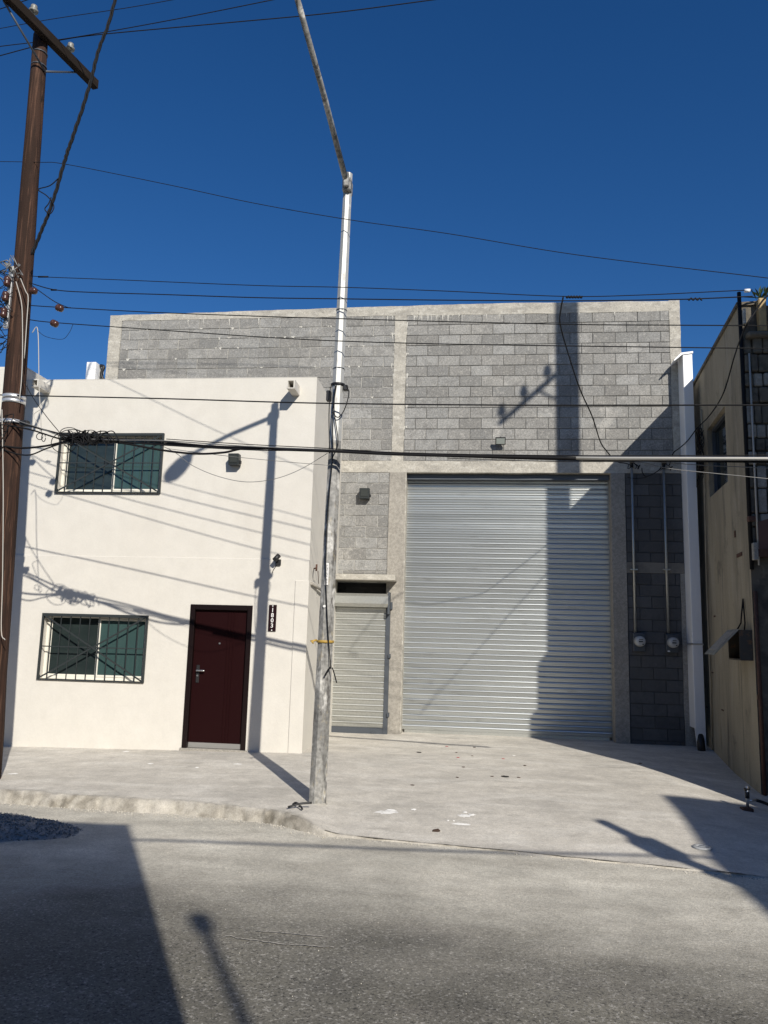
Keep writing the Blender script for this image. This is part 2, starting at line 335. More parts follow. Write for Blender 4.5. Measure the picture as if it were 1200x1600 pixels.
# ------------------------------------------------------------------ ground
def tilt(x): return .02*max(-8.0, min(0, x+2.4))
def dip(x, y): return -.12*sm(2.2, 3.7, x)*sm(14, 12, y)
EDGE = [(-14,9.9),(-5.2,8.62),(-3.3,8.36),(-1.95,8.12),(-1.62,7.9),(-1.38,7.70),(.37,7.48),(2.42,7.13),(9,6.2)]
def edge(x): return lerp(EDGE, x)
def zslab(x, y):
    b = sm(-1.75, -1.15, x)
    zl = lerp([(8.0,-1.735),(8.5,-1.722),(11.5,-1.66),(14.5,-1.64)], y)
    zr = lerp([(7.0,-1.842),(7.6,-1.838),(8.1,-1.80),(8.8,-1.745),(11.5,-1.662),(14.5,-1.632)], y)
    return zl*(1-b)+zr*b + tilt(x) + dip(x, y) + .006*N(x*.9, y*.9) + .003*N(x*3, y*3)
def zroad(x, y): return -1.85 + tilt(x) + .012*N(x*.5, y*.5, 3)
def zground(x, y): return zslab(x, y) if y > edge(x) else zroad(x, y)

xs = [-200,-100,-50,-25,-16] + [-12+.12*i for i in range(176)] + [12,25,50,100,200]
ys = [-200,-60,-20,-6] + [-2+.3*i for i in range(19)] + [3.7+.06*i for i in range(100)] + [10.2]
g = MB(); rows = []
for y in ys: rows.append([(x, y, zroad(x, y) + (.004*N(x*6, y*6) if -12 < x < 9 and y > 3 else 0)) for x in xs])
g.grid(rows); kind(g.build('road', M['asphalt']), 'structure')
g = MB(); g.box(-900,900,-900,900,-2.9,-2.6); kind(g.build('ground', M['slab']), 'structure')
g = MB()
DIRT_DIM = []
ds = [-.16,-.13,-.10,-.075,-.05,-.03,-.012,0,.015,.03,.05,.075,.11,.16,.22,.3,.4,.5,.65,.8,1,1.2,1.5,1.8,2.2,2.6,3,3.5,4,4.6,5.2,6,7,7.8]
xs2 = [-14,-12] + [-10+.035*i for i in range(390)] + [4.2,6,8,9]
rows = []
for d in ds:
    row = []
    for x in xs2:
        b = sm(-1.72, -1.25, x); e = edge(x)
        rough = (1-b)+.12*b
        e2 = e + rough*(.06*N(x*1.6, 1.7)+.022*N(x*7, 4.1)+.022*N(x*17, 2)+.01*N(x*41, 2)) + .006*N(x*14, 9)*b
        wgt = max(0, 1-max(0, d)/1.2)
        y = e + d + (e2-e)*wgt
        if d >= 6.9: y = min(y, 14.45) if d < 7.5 else 14.6
        z = zslab(x, max(y, e))
        if d < .05:
            zr = zroad(x, y)
            t = sm(-.12, .012, d)                    # rounded, battered kerb face
            t2 = sm(-.028, .0, d)
            zc = (zr-.06) + (z-zr+.06)*t; za = (zr-.06) + (z-zr+.06)*t2
            z = zc*(1-b)+za*b
            z += rough*(.010*N(x*9, d*30, 5)+.014*N(x*24, d*60, 8)+.010*N(x*55, d*120, 8)); z -= (1-b)*.05*sm(.12, .5, N(x*1.1, 5.5))*sm(.05, -.03, d)*0
        elif d < .35: z += rough*.012*N(x*8, y*8, 3)*(1-d/.35)
        row.append((x, y, z))
        DIRT_DIM.append((1-sm(-.02, .10+.1*N(x*2, 6), d))*(1-b)*.75 + b*(1-sm(.0, .05, d))*.45 + .5*(1-b)*(1-sm(.0, .45, d))*max(0, N(x*1.3, d*2, 4)))  # dirt, strongest on the kerb face to offset the sun it catches
    rows.append(row)
g.grid(rows); sw_o = g.build('sidewalk', M['slab']); kind(sw_o, 'structure')
at_ = sw_o.data.attributes.new('dirt_dim', 'FLOAT', 'POINT'); at_.data.foreach_set('value', DIRT_DIM)
g = MB(); g.bbox(-60,60,-40,1.15,-2.2,-1.68,.03); kind(g.build('opposite_sidewalk', M['slab']), 'structure')

# ------------------------------------------------------------------ warehouse
WY = 14.0
wh = thing('warehouse', 'grey concrete block warehouse with tall roller shutter, bare columns and beams', 'building', (-1.7, WY, -1.64))
xL = at(174,490,WY).x; xR = at(1061.5,470,WY).x
zTop = 6.155; zT = at(1000,487,WY).z              # top of parapet beam / underside
z12 = at(973,502.5,WY).z
zBeamT = at(930,720.8,WY).z; zBeamB = 2.975
xC0, xC1 = at(617.3,510,WY).x, at(634.6,540,WY).x  # middle column
xJ0, xJ1 = at(608.7,745,WY).x, -1.222              # left jamb
xK0, xK1 = 2.405, at(977,800,WY).x                 # right jamb
xL1 = at(191,500,WY).x; xR0 = at(1046.5,530,WY).x
zLin1, zLin0 = at(560,896.7,WY).z, at(560,905,WY).z
YB = WY+.016                                       # mortar face behind the blocks
def mort(x0, x1, z0, z1, m, yb=YB): MB().box(x0, x1, yb, WY+.24, z0, z1).build('wall', M[m], wh)
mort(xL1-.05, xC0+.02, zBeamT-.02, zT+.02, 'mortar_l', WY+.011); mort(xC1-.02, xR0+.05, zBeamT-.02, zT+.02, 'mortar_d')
mort(-3.4, xJ0+.02, zLin0-.05, zBeamB+.02, 'mortar_l', WY+.011); MB().box(-3.4, xJ0-.002, WY+.42, WY+.5, -1.8, zLin0).build('recess_wall', M['mortar_k'], wh); MB().box(-3.4, -2.62, WY+.011, WY+.42, -1.8, zLin0-.052).build('wall', M['mortar_l'], wh); MB().box(xJ0-.006, xJ0, WY+.0, WY+.42, -1.8, zLin0-.052).build('recess_side', M['conc_grey'], wh)  # recess and dark back wall added to deepen the shade under the slab
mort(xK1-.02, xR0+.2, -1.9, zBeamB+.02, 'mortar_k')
sh = MB(); sh.box(xL+.02, xL+.22, WY+.24, 30, -2, zTop-.4); sh.box(xR-.22, xR-.02, WY+.24, 30, -2, zTop-.4); sh.box(xL+.22, xR-.22, 29.8, 30, -2, zTop-.4)
sh.box(xL+.22, xR-.22, WY+.24, 29.8, zTop-.7, zTop-.5)
sh.build('side_wall', M['mortar_d'], wh)
def rough_bar(mb, x0, x1, z0, z1, y0=WY-.004, y1=WY+.24, amp=.008, horizontal=True, seed=0):
    n = max(3, int((x1-x0 if horizontal else z1-z0)/.12)); rows = [[], [], [], []]
    for i in range(n+1):
        t = i/n
        a = amp*N(t*n*.35, seed+1.3); b = amp*N(t*n*.35, seed+7.7); c = amp*.6*N(t*n*.3, seed+3.1)
        if horizontal:
            x = x0+(x1-x0)*t
            for k, (y, z) in enumerate(((y1, z0+a), (y0+c, z0+a), (y0+c, z1+b), (y1, z1+b))): rows[k].append((x, y, z))
        else:
            z = z0+(z1-z0)*t
            for k, (y, x) in enumerate(((y1, x0+a), (y0+c, x0+a), (y0+c, x1+b), (y1, x1+b))): rows[k].append((x, y, z))
    b0 = len(mb.v); mb.grid(rows, smooth=False); n1 = n+1
    mb.f += [(b0, b0+n1, b0+2*n1, b0+3*n1), (b0+n, b0+3*n1+n, b0+2*n1+n, b0+n1+n)]
    # back strip
    for i in range(n): mb.f.append((b0+i, b0+3*n1+i, b0+3*n1+i+1, b0+i+1))
    return mb
def zroof(x): return lerp([(-7.2,6.10),(-5.5,6.12),(-2,6.17),(0.5,6.19),(3.7,6.165)], x)
# top beam with its slightly wavy upper edge
n = 90; rows = [[], [], [], []]
for i in range(n+1):
    x = xL1-.02+(xR0+.02-xL1+.02)*i/n; zt = zroof(x)+.012*N(x*1.7, 2)+.006*N(x*6, 3)
    zb = zT+.012*N(x*2.5, 8)+.012*(x < -1)
    for k, q in enumerate(((WY+.24, zb), (WY-.005+.006*N(x*3, 5), zb), (WY-.005+.006*N(x*3, 6), zt), (WY+.24, zt+.01))): rows[k].append((x, *q))
MB().grid(rows, smooth=False).build('top_beam', M['conc'], wh)
for nm, a, b, z0, z1, sd in (('column', xL-.01, xL1, 1.5, 6.10, 1), ('column', xC0, xC1, zBeamT-.01, zT+.01, 2), ('column', xR0, xR, zBeamT-.02, 6.175, 3),
                         ('door_jamb', xJ0, xJ1, -1.75, zBeamB-.002, 4), ('door_jamb', xK0, xK1, -1.8, zBeamB-.002, 5)):
    rough_bar(MB(), a, b, z0, z1, y0=WY-.008 if nm == 'column' else WY-.012, amp=.010 if nm == 'column' else .004, horizontal=False, seed=sd*11).build(nm, M['conc'] if nm == 'column' else M['conc_grey'], wh)
MB().box(xJ1-.002, xJ1+.012, WY-.013, WY+.3, -1.7, zBeamB).build('jamb_edge', M['conc'], wh)
rough_bar(MB(), -3.4, xR0+.16, zBeamB, zBeamT, y0=WY-.008, amp=.006, seed=61).build('lintel_beam', M['conc'], wh)
zM0, zM1 = at(1020,895.5,WY).z, at(1020,879,WY).z
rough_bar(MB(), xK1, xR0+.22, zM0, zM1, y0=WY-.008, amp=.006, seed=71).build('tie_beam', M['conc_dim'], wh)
xQ0, xQ1 = at(1064.5,950,WY).x, at(1076,950,WY).x
rough_bar(MB(), xQ0, xQ1+.12, -1.85, zM0-.002, y0=WY-.006, amp=.015, horizontal=False, seed=81).build('column', M['conc_grey'], wh)
rough_bar(MB(), xQ1-.02, xQ1+.2, zM1, zBeamB, y0=WY-.003, amp=.006, horizontal=False, seed=91).build('column', M['conc_grey'], wh)
# blocks
BW, BH, JT = .4, .2, .010
meshes = {}
def block_mesh(wd, var, dark=False):
    key = (round(wd, 2), var, dark)
    if key in meshes: return meshes[key]
    mb = MB(); rnd = random.Random(int(key[0]*100)*7+var)
    a, h, d = (key[0]-JT)/2, (BH-JT)/2, .018
    P0, P1, P2 = [], [], []
    per = []
    nx = max(2, int(a*2/.13))
    for i in range(nx): per.append((-a+2*a*i/nx, -h))
    for i in range(2): per.append((a, -h+2*h*i/2))
    for i in range(nx): per.append((a-2*a*i/nx, h))
    for i in range(2): per.append((-a, h-2*h*i/2))
    for (x, z) in per:
        j = rnd.uniform(-.0022, .0022); k = rnd.uniform(-.0022, .0022)
        chip = .006 if rnd.random() < .08 else 0
        P0.append((x, d, z)); P1.append((x+j*.6, .0035+chip*.4, z+k*.6))
        P2.append((x-math.copysign(.005+chip, x)*(abs(x) > a-.001)+j, 0, z-math.copysign(.005+chip, z)*(abs(z) > h-.001)+k))
    n = len(per); mb.v += [Vector(p) for p in P0+P1+P2]
    for r in (0, 1):
        for i in range(n): mb.f.append((r*n+i, r*n+(i+1)%n, (r+1)*n+(i+1)%n, (r+1)*n+i))
    mb.f.append(tuple(2*n+i for i in range(n)))
    meshes[key] = mb.mesh('concrete_block', M['block_d' if dark else 'block']); return meshes[key]
nb = [0, 0]; rest = []
rb = random.Random(3)
def put_block(x0, x1, z0, z1, dark=False, dy=0):
    wd = x1-x0
    if wd < .05: return
    jx, jz, jy = rb.uniform(-.002,.002), rb.uniform(-.002,.002), rb.uniform(-.003,.003)
    c = Vector(((x0+x1)/2+jx, WY+jy+dy, (z0+z1)/2+jz))
    full = wd > .33
    if abs(z1-z0-BH) > .012:                       # cut course
        MB().bbox(x0+JT/2, x1-JT/2, WY+dy, WY+dy+.018, z0+JT/2, z1-JT/2, .004).build('cut_block', M['block_d' if dark else 'block'], wh); return
    o = bpy.data.objects.new('concrete_block' if full else 'half_block', block_mesh(wd if not full else .4, rb.randrange(6), dark))
    if full and abs(wd-.4) > .003: o.scale = ((wd-JT)/(.4-JT), 1, 1)
    o.rotation_euler = (0, rb.uniform(-.004,.004), rb.uniform(-.004,.004))
    COL.objects.link(o); o.parent = wh; o.location = c-ORG[wh.name]; nb[0 if full else 1] += 1
def course(x0, x1, z0, z1, half, vis=None, dark=False):
    x = x0; first = True
    while x < x1-.045:
        wd = (.2 if half else .4) if first else .4
        e = min(x+wd, x1)
        if x1-e < .05: e = x1
        if vis is None or vis(x, e, z0): put_block(x, e, z0, z1, dark)
        x = e; first = False
NR = 14
for r in range(NR+1):
    z1 = zT if r == 0 else z12-BH*(r-1); z0 = z12-BH*r
    if r == 0: z1 = z0+BH
    if r >= NR: z0 = zBeamT
    if z1-z0 < .04: continue
    if r == NR-1 and z0 < zBeamT: z0 = zBeamT
    course(xC1, xR0, z0, z1, r % 2 == 0)
    # left bay: laid from the middle column outwards
    x = xC0; first = True
    while x > xL1+.045:
        wd = (.2 if r % 2 == 0 else .4) if first else .4
        a = max(x-wd, xL1)
        if a-xL1 < .05: a = xL1
        if r <= 6 or x > -2.95: put_block(a, x, z0, z1)
        x = a; first = False
# under the lintel beam, left of the jamb
r = 0; z = zBeamB
while z > -.4:
    z0 = max(z-BH, zLin1) if z > zLin1+.02 else z-BH
    if z > zLin1+.02 or z < zLin0: 
        x = xJ0-.006; first = True
        while x > -2.9:
            wd = (.19 if r % 2 == 0 else .4) if first else .4
            lowr = z <= zLin0+.02; put_block(x-wd, x, z0, z, lowr, .402 if lowr else 0); x -= wd; first = False  # recess blocks take the dark colour in place of slab shade
    z = z0; r += 1
# right of the shutter
z = zM0; r = 0
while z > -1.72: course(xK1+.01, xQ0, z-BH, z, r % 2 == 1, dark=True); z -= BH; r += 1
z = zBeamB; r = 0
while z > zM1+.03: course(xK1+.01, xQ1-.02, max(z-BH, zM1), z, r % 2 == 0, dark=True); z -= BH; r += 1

sm_ = MB(); rsm = random.Random(17)
def smear(x, zt, L_, wd, y=WY-.0065):
    b = len(sm_.v); n = 5
    for i in range(n+1):
        t = i/n; hw = wd*(1-.75*t)*(.8+.4*rsm.random()); xo = .006*rsm.uniform(-1,1)
        sm_.v += [Vector((x-hw+xo, y+.004, zt-L_*t)), Vector((x+xo, y, zt-L_*t)), Vector((x+hw+xo, y+.004, zt-L_*t))]
    for i in range(n):
        for k in (0, 1): sm_.f.append((b+3*i+k, b+3*i+k+1, b+3*i+3+k+1, b+3*i+3+k))
for i in range(46): smear(rsm.choice((rsm.uniform(-2.2,-1.4), rsm.uniform(-1.15,-.2), rsm.uniform(-1.15,.6), rsm.uniform(-6,3.4))), zT+.01, rsm.uniform(.04,.17), rsm.uniform(.004,.014))
for i in range(40):
    r_ = rsm.randrange(0, 8); smear(rsm.uniform(xL1+.1, xC0-.1), z12-BH*r_+.02, rsm.uniform(.02,.05), rsm.uniform(.01,.05))
for i in range(34):
    r_ = rsm.randrange(0, 14); smear(xC1+rsm.uniform(-.01,.05) if rsm.random() < .5 else xC0+rsm.uniform(-.05,.01), z12-BH*r_+.06, rsm.uniform(.03,.14), rsm.uniform(.008,.022))
kind(sm_.build('mortar_smear', M['mortar_w'], wh), 'stuff')
# big roller shutter
DY = WY+.30
shut = MB(); shut.box(xJ1, xJ1+.010, DY-.06, DY+.05, -1.66, zBeamB); shut.box(xK0-.003, xK0, DY-.06, DY+.05, -1.68, zBeamB); shut.box(xJ1+.05, xK0-.05, DY-.012, DY+.03, -1.70, -1.585)
sh_o = shut.build('roller_shutter', M['galv_w'], wh, 'tall galvanised roller shutter of the main gate')
rv = MB(); rv.box(xJ1-.01, xK0+.01, WY+.24, DY+.3, zBeamB-.004, zBeamB+.35); rv.box(xJ1-.28, xJ1-.002, WY+.24, DY+.3, -1.7, zBeamB-.004); rv.box(xK0+.002, xK0+.28, WY+.24, DY+.3, -1.7, zBeamB-.004); rv.box(xJ1, xK0, DY+.05, DY+.3, -1.7, zBeamB-.004)
rv.build('door_reveal', M['conc_grey'], wh)
MB().box(xJ1+.01, xK0-.01, WY+.12, DY+.04, zBeamB-.10, zBeamB-.006).build('shutter_head_box', M['steel_d'], wh)
def slat_mesh(x0, x1, p, depth):
    mb = MB(); q_ = depth/.0215; prof = [(.002, 0), (-.002, .03*p), (-.003, .06*p), (-.0045, .36*p), (-.0055, .63*p), (-.0065, .655*p)]+[(-y_*q_, z_*p) for y_, z_ in ((.014,.672),(.0205,.695),(.0222,.72),(.0218,.76),(.0202,.81),(.0180,.86),(.0148,.905),(.0095,.95),(.004,.98),(.001,.993))]+[(.002, p)]
    nseg = 9; rows = []
    for dy, dz in prof:
        rows.append([(x0+(x1-x0)*i/nseg, dy+.0016*N(i*.8, dz*30, p*50), dz) for i in range(nseg+1)])
    mb.grid(rows); return mb.mesh('slat', None)
P = .0902; z = -1.585; k = 0
base = [slat_mesh(xJ1+.012, xK0-.004, P, .0205+.001*i) for i in range(3)]
for b_ in base: b_.materials.append(M['galv'])
while z < zBeamB-.05:
    o = bpy.data.objects.new('slat', base[k % 3]); COL.objects.link(o); o.parent = sh_o
    o.location = Vector((0, DY-.006+random.uniform(-.002,.002), z))-ORG[wh.name]; o.rotation_euler = (random.uniform(-.02,.02), random.uniform(-.0007,.0007), 0)
    z += P; k += 1
# small shutter
sx0, sx1 = -2.62, at(601,1040,WY-.06).x; sy = WY-.05
zS1 = at(560,950,sy).z; zS0 = at(560,1136,sy).z
ss = MB(); ss.box(sx1, sx1+.075, sy-.03, WY-.014, -1.66, zS1+.1); ss.box(sx0-.07, sx0, sy-.03, WY-.014, -1.66, zS1+.1)
ss.box(sx0, sx1, sy-.02, sy+.02, -1.655, zS0)
ss_o = ss.build('small_roller_shutter', M['steel_d'], wh, 'narrow pale roller shutter beside the lamp post')
hz0, hz1 = at(560,948,WY-.2).z, at(560,927,WY-.2).z
hb = MB(); hb.prism([(sx0-.06, WY-.015, hz0), (sx0-.06, WY-.20, hz0), (sx0-.06, WY-.235, hz0+.06), (sx0-.06, WY-.235, hz1-.05), (sx0-.06, WY-.19, hz1), (sx0-.06, WY-.015, hz1)], (sx1-sx0+.11, 0, 0))
hb.build('hood', M['galv_w'], ss_o)
pl = MB(); pl.bbox(sx1+.04, sx1+.075, WY-.22, WY-.012, hz0-.12, hz1+.03, .004); pl.bbox(sx1+.02, sx1+.11, WY-.05, WY-.012, hz0-.03, hz0+.10, .004); pl.build('hood_bracket', M['steel_d'], ss_o)
bm_ = [slat_mesh(sx0, sx1, .0985, .017)]; bm_[0].materials.append(M['galv_w'])
z = zS0
while z < hz0+.04:
    o = bpy.data.objects.new('slat', bm_[0]); COL.objects.link(o); o.parent = ss_o
    o.location = Vector((0, sy-.004, z))-ORG[wh.name]; o.rotation_euler = (random.uniform(-.015,.015), 0, 0); z += .0985
lk = MB()
for zz in (-.35, -1.35): lk.bbox(sx1+.06, sx1+.10, sy-.06, WY-.012, zz, zz+.07, .004)
lk.bbox(sx0+.9, sx0+.96, sy-.04, sy, -1.64, -1.60, .003); lk.build('shutter_lock', M['steel_d'], ss_o)
# projecting slab over the small shutter
xS1 = at(617,905,WY-.40).x
zs0, zs1 = at(560,906,WY-.40).z, at(560,897,WY-.40).z
MB().bbox(-3.0, xS1, WY-.40, WY+.02, zs0, zs1, .006).build('door_canopy_slab', M['conc'], wh)
# white downspouts / steel posts
def downspout(u0, u1, v0, yf, zb, side=1):
    a, b = at(u0, v0, yf), at(u1, v0, yf)
    mb = MB(); mb.bbox(a.x, b.x, yf, WY+.02, zb, a.z, .006)
    return mb, a.x, b.x, a.z
mb, a, b, zt = downspout(1066.5, 1081.5, 552, WY-.34, -1.32)
mb.prism([(a-.012, WY-.36, zt-.03), (b+.01, WY-.36, zt-.005), (b+.01, WY-.36, zt+.03), (a-.03, WY-.36, zt+.005), (a-.15, WY-.36, zt-.12), (a-.15, WY-.36, zt-.145)], (0, .3, 0))
do = mb.build('downspout', M['wmetal'], wh, 'white boxed downspout at the right end of the block wall')
MB().prism([(a, WY-.33, -1.318), (b, WY-.33, -1.318), (b, WY-.33, -1.70), (b-.02, WY-.33, -1.70), (b-.03, WY-.33, -1.45), (a+.09, WY-.33, -1.45), (a+.06, WY-.33, -1.62), (a+.03, WY-.33, -1.60)], (0, .05, 0)).build('downspout_shoe', M['wmetal'], do)
MB().tube([(b-.08, WY-.28, -1.42), (b-.08, WY-.33, -1.55), (b-.08, WY-.36, -1.74)], .062, 12).build('drain_outlet', M['black'], do)
MB().box(a-.012, b+.012, WY-.35, WY, .02, .045).build('downspout_strap', M['steel'], do)
a, b = at(137.5,567,WY-.1), at(152,567,WY-.1)
lo = MB(); lo.bbox(a.x, b.x, WY-.15, WY+.2, 2, a.z, .006); lo = lo.build('downspout', M['wmetal'], wh, 'white boxed downspout behind the house roof at left')
MB().tube(spline([(b.x+.02, WY, a.z-.02), (b.x+.10, WY-.02, a.z-.06), (b.x+.06, WY-.02, a.z-.2), (b.x+.12, WY, a.z-.34)]), .03, 6).build('torn_flashing', M['black'], lo)

# ------------------------------------------------------------------ white house
HY = 11.5
hs = thing('white_house', 'white rendered two-storey house with two barred windows and maroon door', 'building', (-4.7, HY, -1.7))
hx0, hx1, hzt, hzb = -7.14, -2.412, 3.935, -1.95
W1 = r4((95,679),(257.6,679.4),(248.4,770.6),(90,768.5), HY)
W2 = r4((69.4,959.6),(232,963),(223.8,1065),(60.5,1060.5), HY)
D1 = r4((299,944.5),(397.3,946),(382.1,1169.5),(284.3,1165.4), HY)
zLed = at(300,872,HY).z
wall = MB(); T = .2
holes = [W1, W2, (D1[0], D1[1], -1.664, D1[3])]
def wall_with_holes(mb, x0, x1, z0, z1, y0, y1, hs_):
    xsv = sorted({x0, x1, *[h[i] for h in hs_ for i in (0, 1)]}); zsv = sorted({z0, z1, *[h[i] for h in hs_ for i in (2, 3)]})
    for i in range(len(xsv)-1):
        for j in range(len(zsv)-1):
            cx, cz = (xsv[i]+xsv[i+1])/2, (zsv[j]+zsv[j+1])/2
            if any(h[0] < cx < h[1] and h[2] < cz < h[3] for h in hs_): continue
            b = len(mb.v)
            for q in ((xsv[i], zsv[j]), (xsv[i+1], zsv[j]), (xsv[i+1], zsv[j+1]), (xsv[i], zsv[j+1])): mb.v.append(Vector((q[0], y0, q[1])))
            mb.f.append((b, b+1, b+2, b+3))
    for h in hs_:
        mb.poly([(h[0],y0,h[2]),(h[0],y1,h[2]),(h[0],y1,h[3]),(h[0],y0,h[3])]); mb.poly([(h[1],y0,h[2]),(h[1],y0,h[3]),(h[1],y1,h[3]),(h[1],y1,h[2])])
        mb.poly([(h[0],y0,h[3]),(h[0],y1,h[3]),(h[1],y1,h[3]),(h[1],y0,h[3])]); mb.poly([(h[0],y0,h[2]),(h[1],y0,h[2]),(h[1],y1,h[2]),(h[0],y1,h[2])])
wall_with_holes(wall, hx0, hx1, zLed, hzt, HY, HY+T, [W1])
o = wall.build('wall', M['white'], hs)
wall = MB(); wall_with_holes(wall, hx0, hx1, hzb, zLed, HY-.012, HY+T, [W2, holes[2]])
wall.poly([(hx0,HY-.012,zLed),(hx1+.008,HY-.012,zLed),(hx1+.008,HY+.0,zLed+.008),(hx0,HY,zLed+.008)])
wall.build('wall', M['white'], hs)
wl = MB()
wl.poly([(hx1,HY,zLed),(hx1,WY+.02,zLed),(hx1,WY+.02,hzt),(hx1,HY,hzt)]); wl.poly([(hx1,HY-.012,hzb),(hx1,WY+.02,hzb),(hx1,WY+.02,zLed),(hx1,HY-.012,zLed)])
wl.build('side_wall', M['white'], hs)
pr = MB(); pr.bbox(hx0, hx1, HY, HY+.16, hzt, hzt+.012, .004); pr.box(hx1-.16, hx1, HY+.16, WY, hzt, hzt+.01); pr.box(hx0, hx1-.16, HY+.161, HY+.165, hzt-.5, hzt+.008); pr.build('parapet_cap', M['white'], hs)
MB().box(hx0+.16, hx1-.16, HY+.17, WY, hzt-.5, hzt-.4).build('roof', M['conc_grey'], hs)
px0 = at(457,1020,HY).x
MB().bbox(px0, hx1+.010, HY-.026, HY+.6, hzb, at(460,907,HY).z, .006).build('corner_pier', M['white'], hs)
MB().box(hx0+.1, hx1-.1, HY+.9, HY+.95, hzb, hzt-.5).build('inner_wall', M['black'], hs)
# sliding windows and grilles
def window(rc):
    x0, x1, z0, z1 = rc; yw = HY+.10
    fr = MB(); fw = .045; mid = x0+(x1-x0)*.515
    fr.bbox(x0, x0+fw, yw, yw+.06, z0, z1, .003); fr.bbox(x1-fw, x1, yw, yw+.06, z0, z1, .003)
    fr.bbox(x0+fw, x1-fw, yw, yw+.06, z0, z0+fw, .003); fr.bbox(x0+fw, x1-fw, yw, yw+.06, z1-fw, z1, .003)
    w_ = fr.build('window', M['alu'], hs)
    sa = MB()
    for a, b, yy in ((mid-.02, x1-fw-.002, yw+.002),):
        sa.bbox(a, a+.04, yy-.012, yy+.02, z0+fw, z1-fw, .003); sa.bbox(b-.03, b, yy-.012, yy+.02, z0+fw, z1-fw, .003); sa.bbox(a+.04, b-.03, yy-.012, yy+.02, z0+fw, z0+fw+.03, .003); sa.bbox(a+.04, b-.03, yy-.012, yy+.02, z1-fw-.03, z1-fw, .003)
    sa.build('sash', M['alu'], w_)
    sb = MB(); sb.bbox(x0+fw, x0+fw+.03, yw+.028, yw+.05, z0+fw, z1-fw, .003); sb.bbox(x0+fw+.03, mid, yw+.028, yw+.05, z0+fw, z0+fw+.025, .003); sb.build('sash', M['alu'], w_)
    MB().box(mid+.02, x1-fw-.03, yw+.004, yw+.009, z0+fw+.03, z1-fw-.03).build('pane', M['glass_r'], w_)
    MB().box(x0+fw+.03, mid-.02, yw+.036, yw+.041, z0+fw+.025, z1-fw).build('pane', M['glass_l'], w_)
    gr = MB(); gy = HY-.045; e = .028; X0, X1, Z0, Z1 = x0-.015, x1+.015, z0-.015, z1+.015
    gr.bbox(X0, X0+e, gy, gy+.04, Z0, Z1, .003); gr.bbox(X1-e, X1, gy, gy+.04, Z0, Z1, .003)
    gr.bbox(X0+e, X1-e, gy, gy+.04, Z0, Z0+e*.7, .003); gr.bbox(X0+e, X1-e, gy, gy+.04, Z1-e*1.6, Z1, .003)
    for xx in (X0+.01, X1-.03): 
        for zz in (Z0+.05, Z1-.07): gr.box(xx, xx+.02, gy+.04, HY+.01, zz, zz+.02)
    g_ = gr.build('window_grille', M['grille'], hs)
    nb_ = 11; bmsh = None
    for i in range(1, nb_):
        xx = X0+(X1-X0)*i/nb_
        if bmsh is None:
            bmsh = MB().box(-.006, .006, -.006, .006, Z0+e*.7, Z1-e*1.6).mesh('bar', M['grille'])
        o = bpy.data.objects.new('bar', bmsh); COL.objects.link(o); o.parent = g_; o.location = Vector((xx, gy+.022, 0))-ORG[hs.name]
    MB().box(X0+e, X1-e, gy+.006, gy+.014, (Z0+Z1)/2-.008, (Z0+Z1)/2+.008).build('cross_bar', M['grille'], g_)
    for s_ in (1, -1):
        c = Vector(((X0+X1)/2, gy+.006+.008*s_, (Z0+Z1)/2)); dx, dz = (X1-X0)/2-e*.7, ((Z1-Z0)/2-e*.7)*s_
        a, b = c-Vector((dx, 0, dz)), c+Vector((dx, 0, dz)); L_ = (b-a).length; ang = math.atan2(dz, dx)
        Mx = Matrix.Translation(c) @ Matrix.Rotation(-ang, 4, 'Y')
        MB().box(-L_/2, L_/2, -.004, .004, -.011, .011, Mx).build('diagonal_bar', M['grille'], g_)
window(W1); window(W2)
# door
x0, x1, z0, z1 = holes[2]
fr = MB(); fw = .075
fr.bbox(x0, x0+fw, HY-.03, HY+.1, z0, z1, .006); fr.bbox(x1-fw, x1, HY-.03, HY+.1, z0, z1, .006); fr.bbox(x0+fw, x1-fw, HY-.03, HY+.1, z1-fw, z1, .006)
fr.build('door_frame', M['doorf'], hs)
dr = MB(); dr.bbox(x0+fw, x1-fw, HY+.03, HY+.08, z0+.006, z1-fw, .003)
for gx in (.62, .68, .735): 
    xx = x0+fw+(x1-x0-2*fw)*gx; dr.bbox(xx, xx+.014, HY+.022, HY+.03, z0+.1, z1-fw-.02, .004)
d_ = dr.build('door', M['door'], hs, 'dark maroon steel front door with vertical grooves')
MB().box(x0+fw+.004, x1-fw-.004, HY+.016, HY+.03, z0+.012, z0+.085).build('kick_plate', M['chrome'], d_)
hzl = z0+(z1-z0)*.525; hx = x0+fw+.085
hd = MB(); hd.bbox(hx-.028, hx+.022, HY+.018, HY+.03, hzl-.16, hzl+.10, .006); hp = hd.build('lock_plate', M['black'], d_)
hd = MB(); hd.tube([(hx, HY+.02, hzl+.02), (hx, HY-.035, hzl+.02)], .012, 8); hd.tube(spline([(hx, HY-.03, hzl+.02), (hx+.06, HY-.034, hzl+.022), (hx+.115, HY-.03, hzl+.02)], 4), [.011]*4+[.012]*4+[.015], 8); hd.tube([(hx-.002, HY+.02, hzl-.055), (hx-.002, HY+.008, hzl-.055)], .014, 10)
hd.build('handle', M['chrome'], d_)
xx, zz = x0+(x1-x0)*.49, z1-(z1-z0)*.272
MB().tube([(xx, HY+.03, zz), (xx, HY+.018, zz)], .014, 10).build('peephole', M['chrome'], d_)
MB().box(x0-.02, x1+.02, HY-.05, HY+.1, z0-.05, z0+.006).build('door_sill', M['conc_grey'], hs)
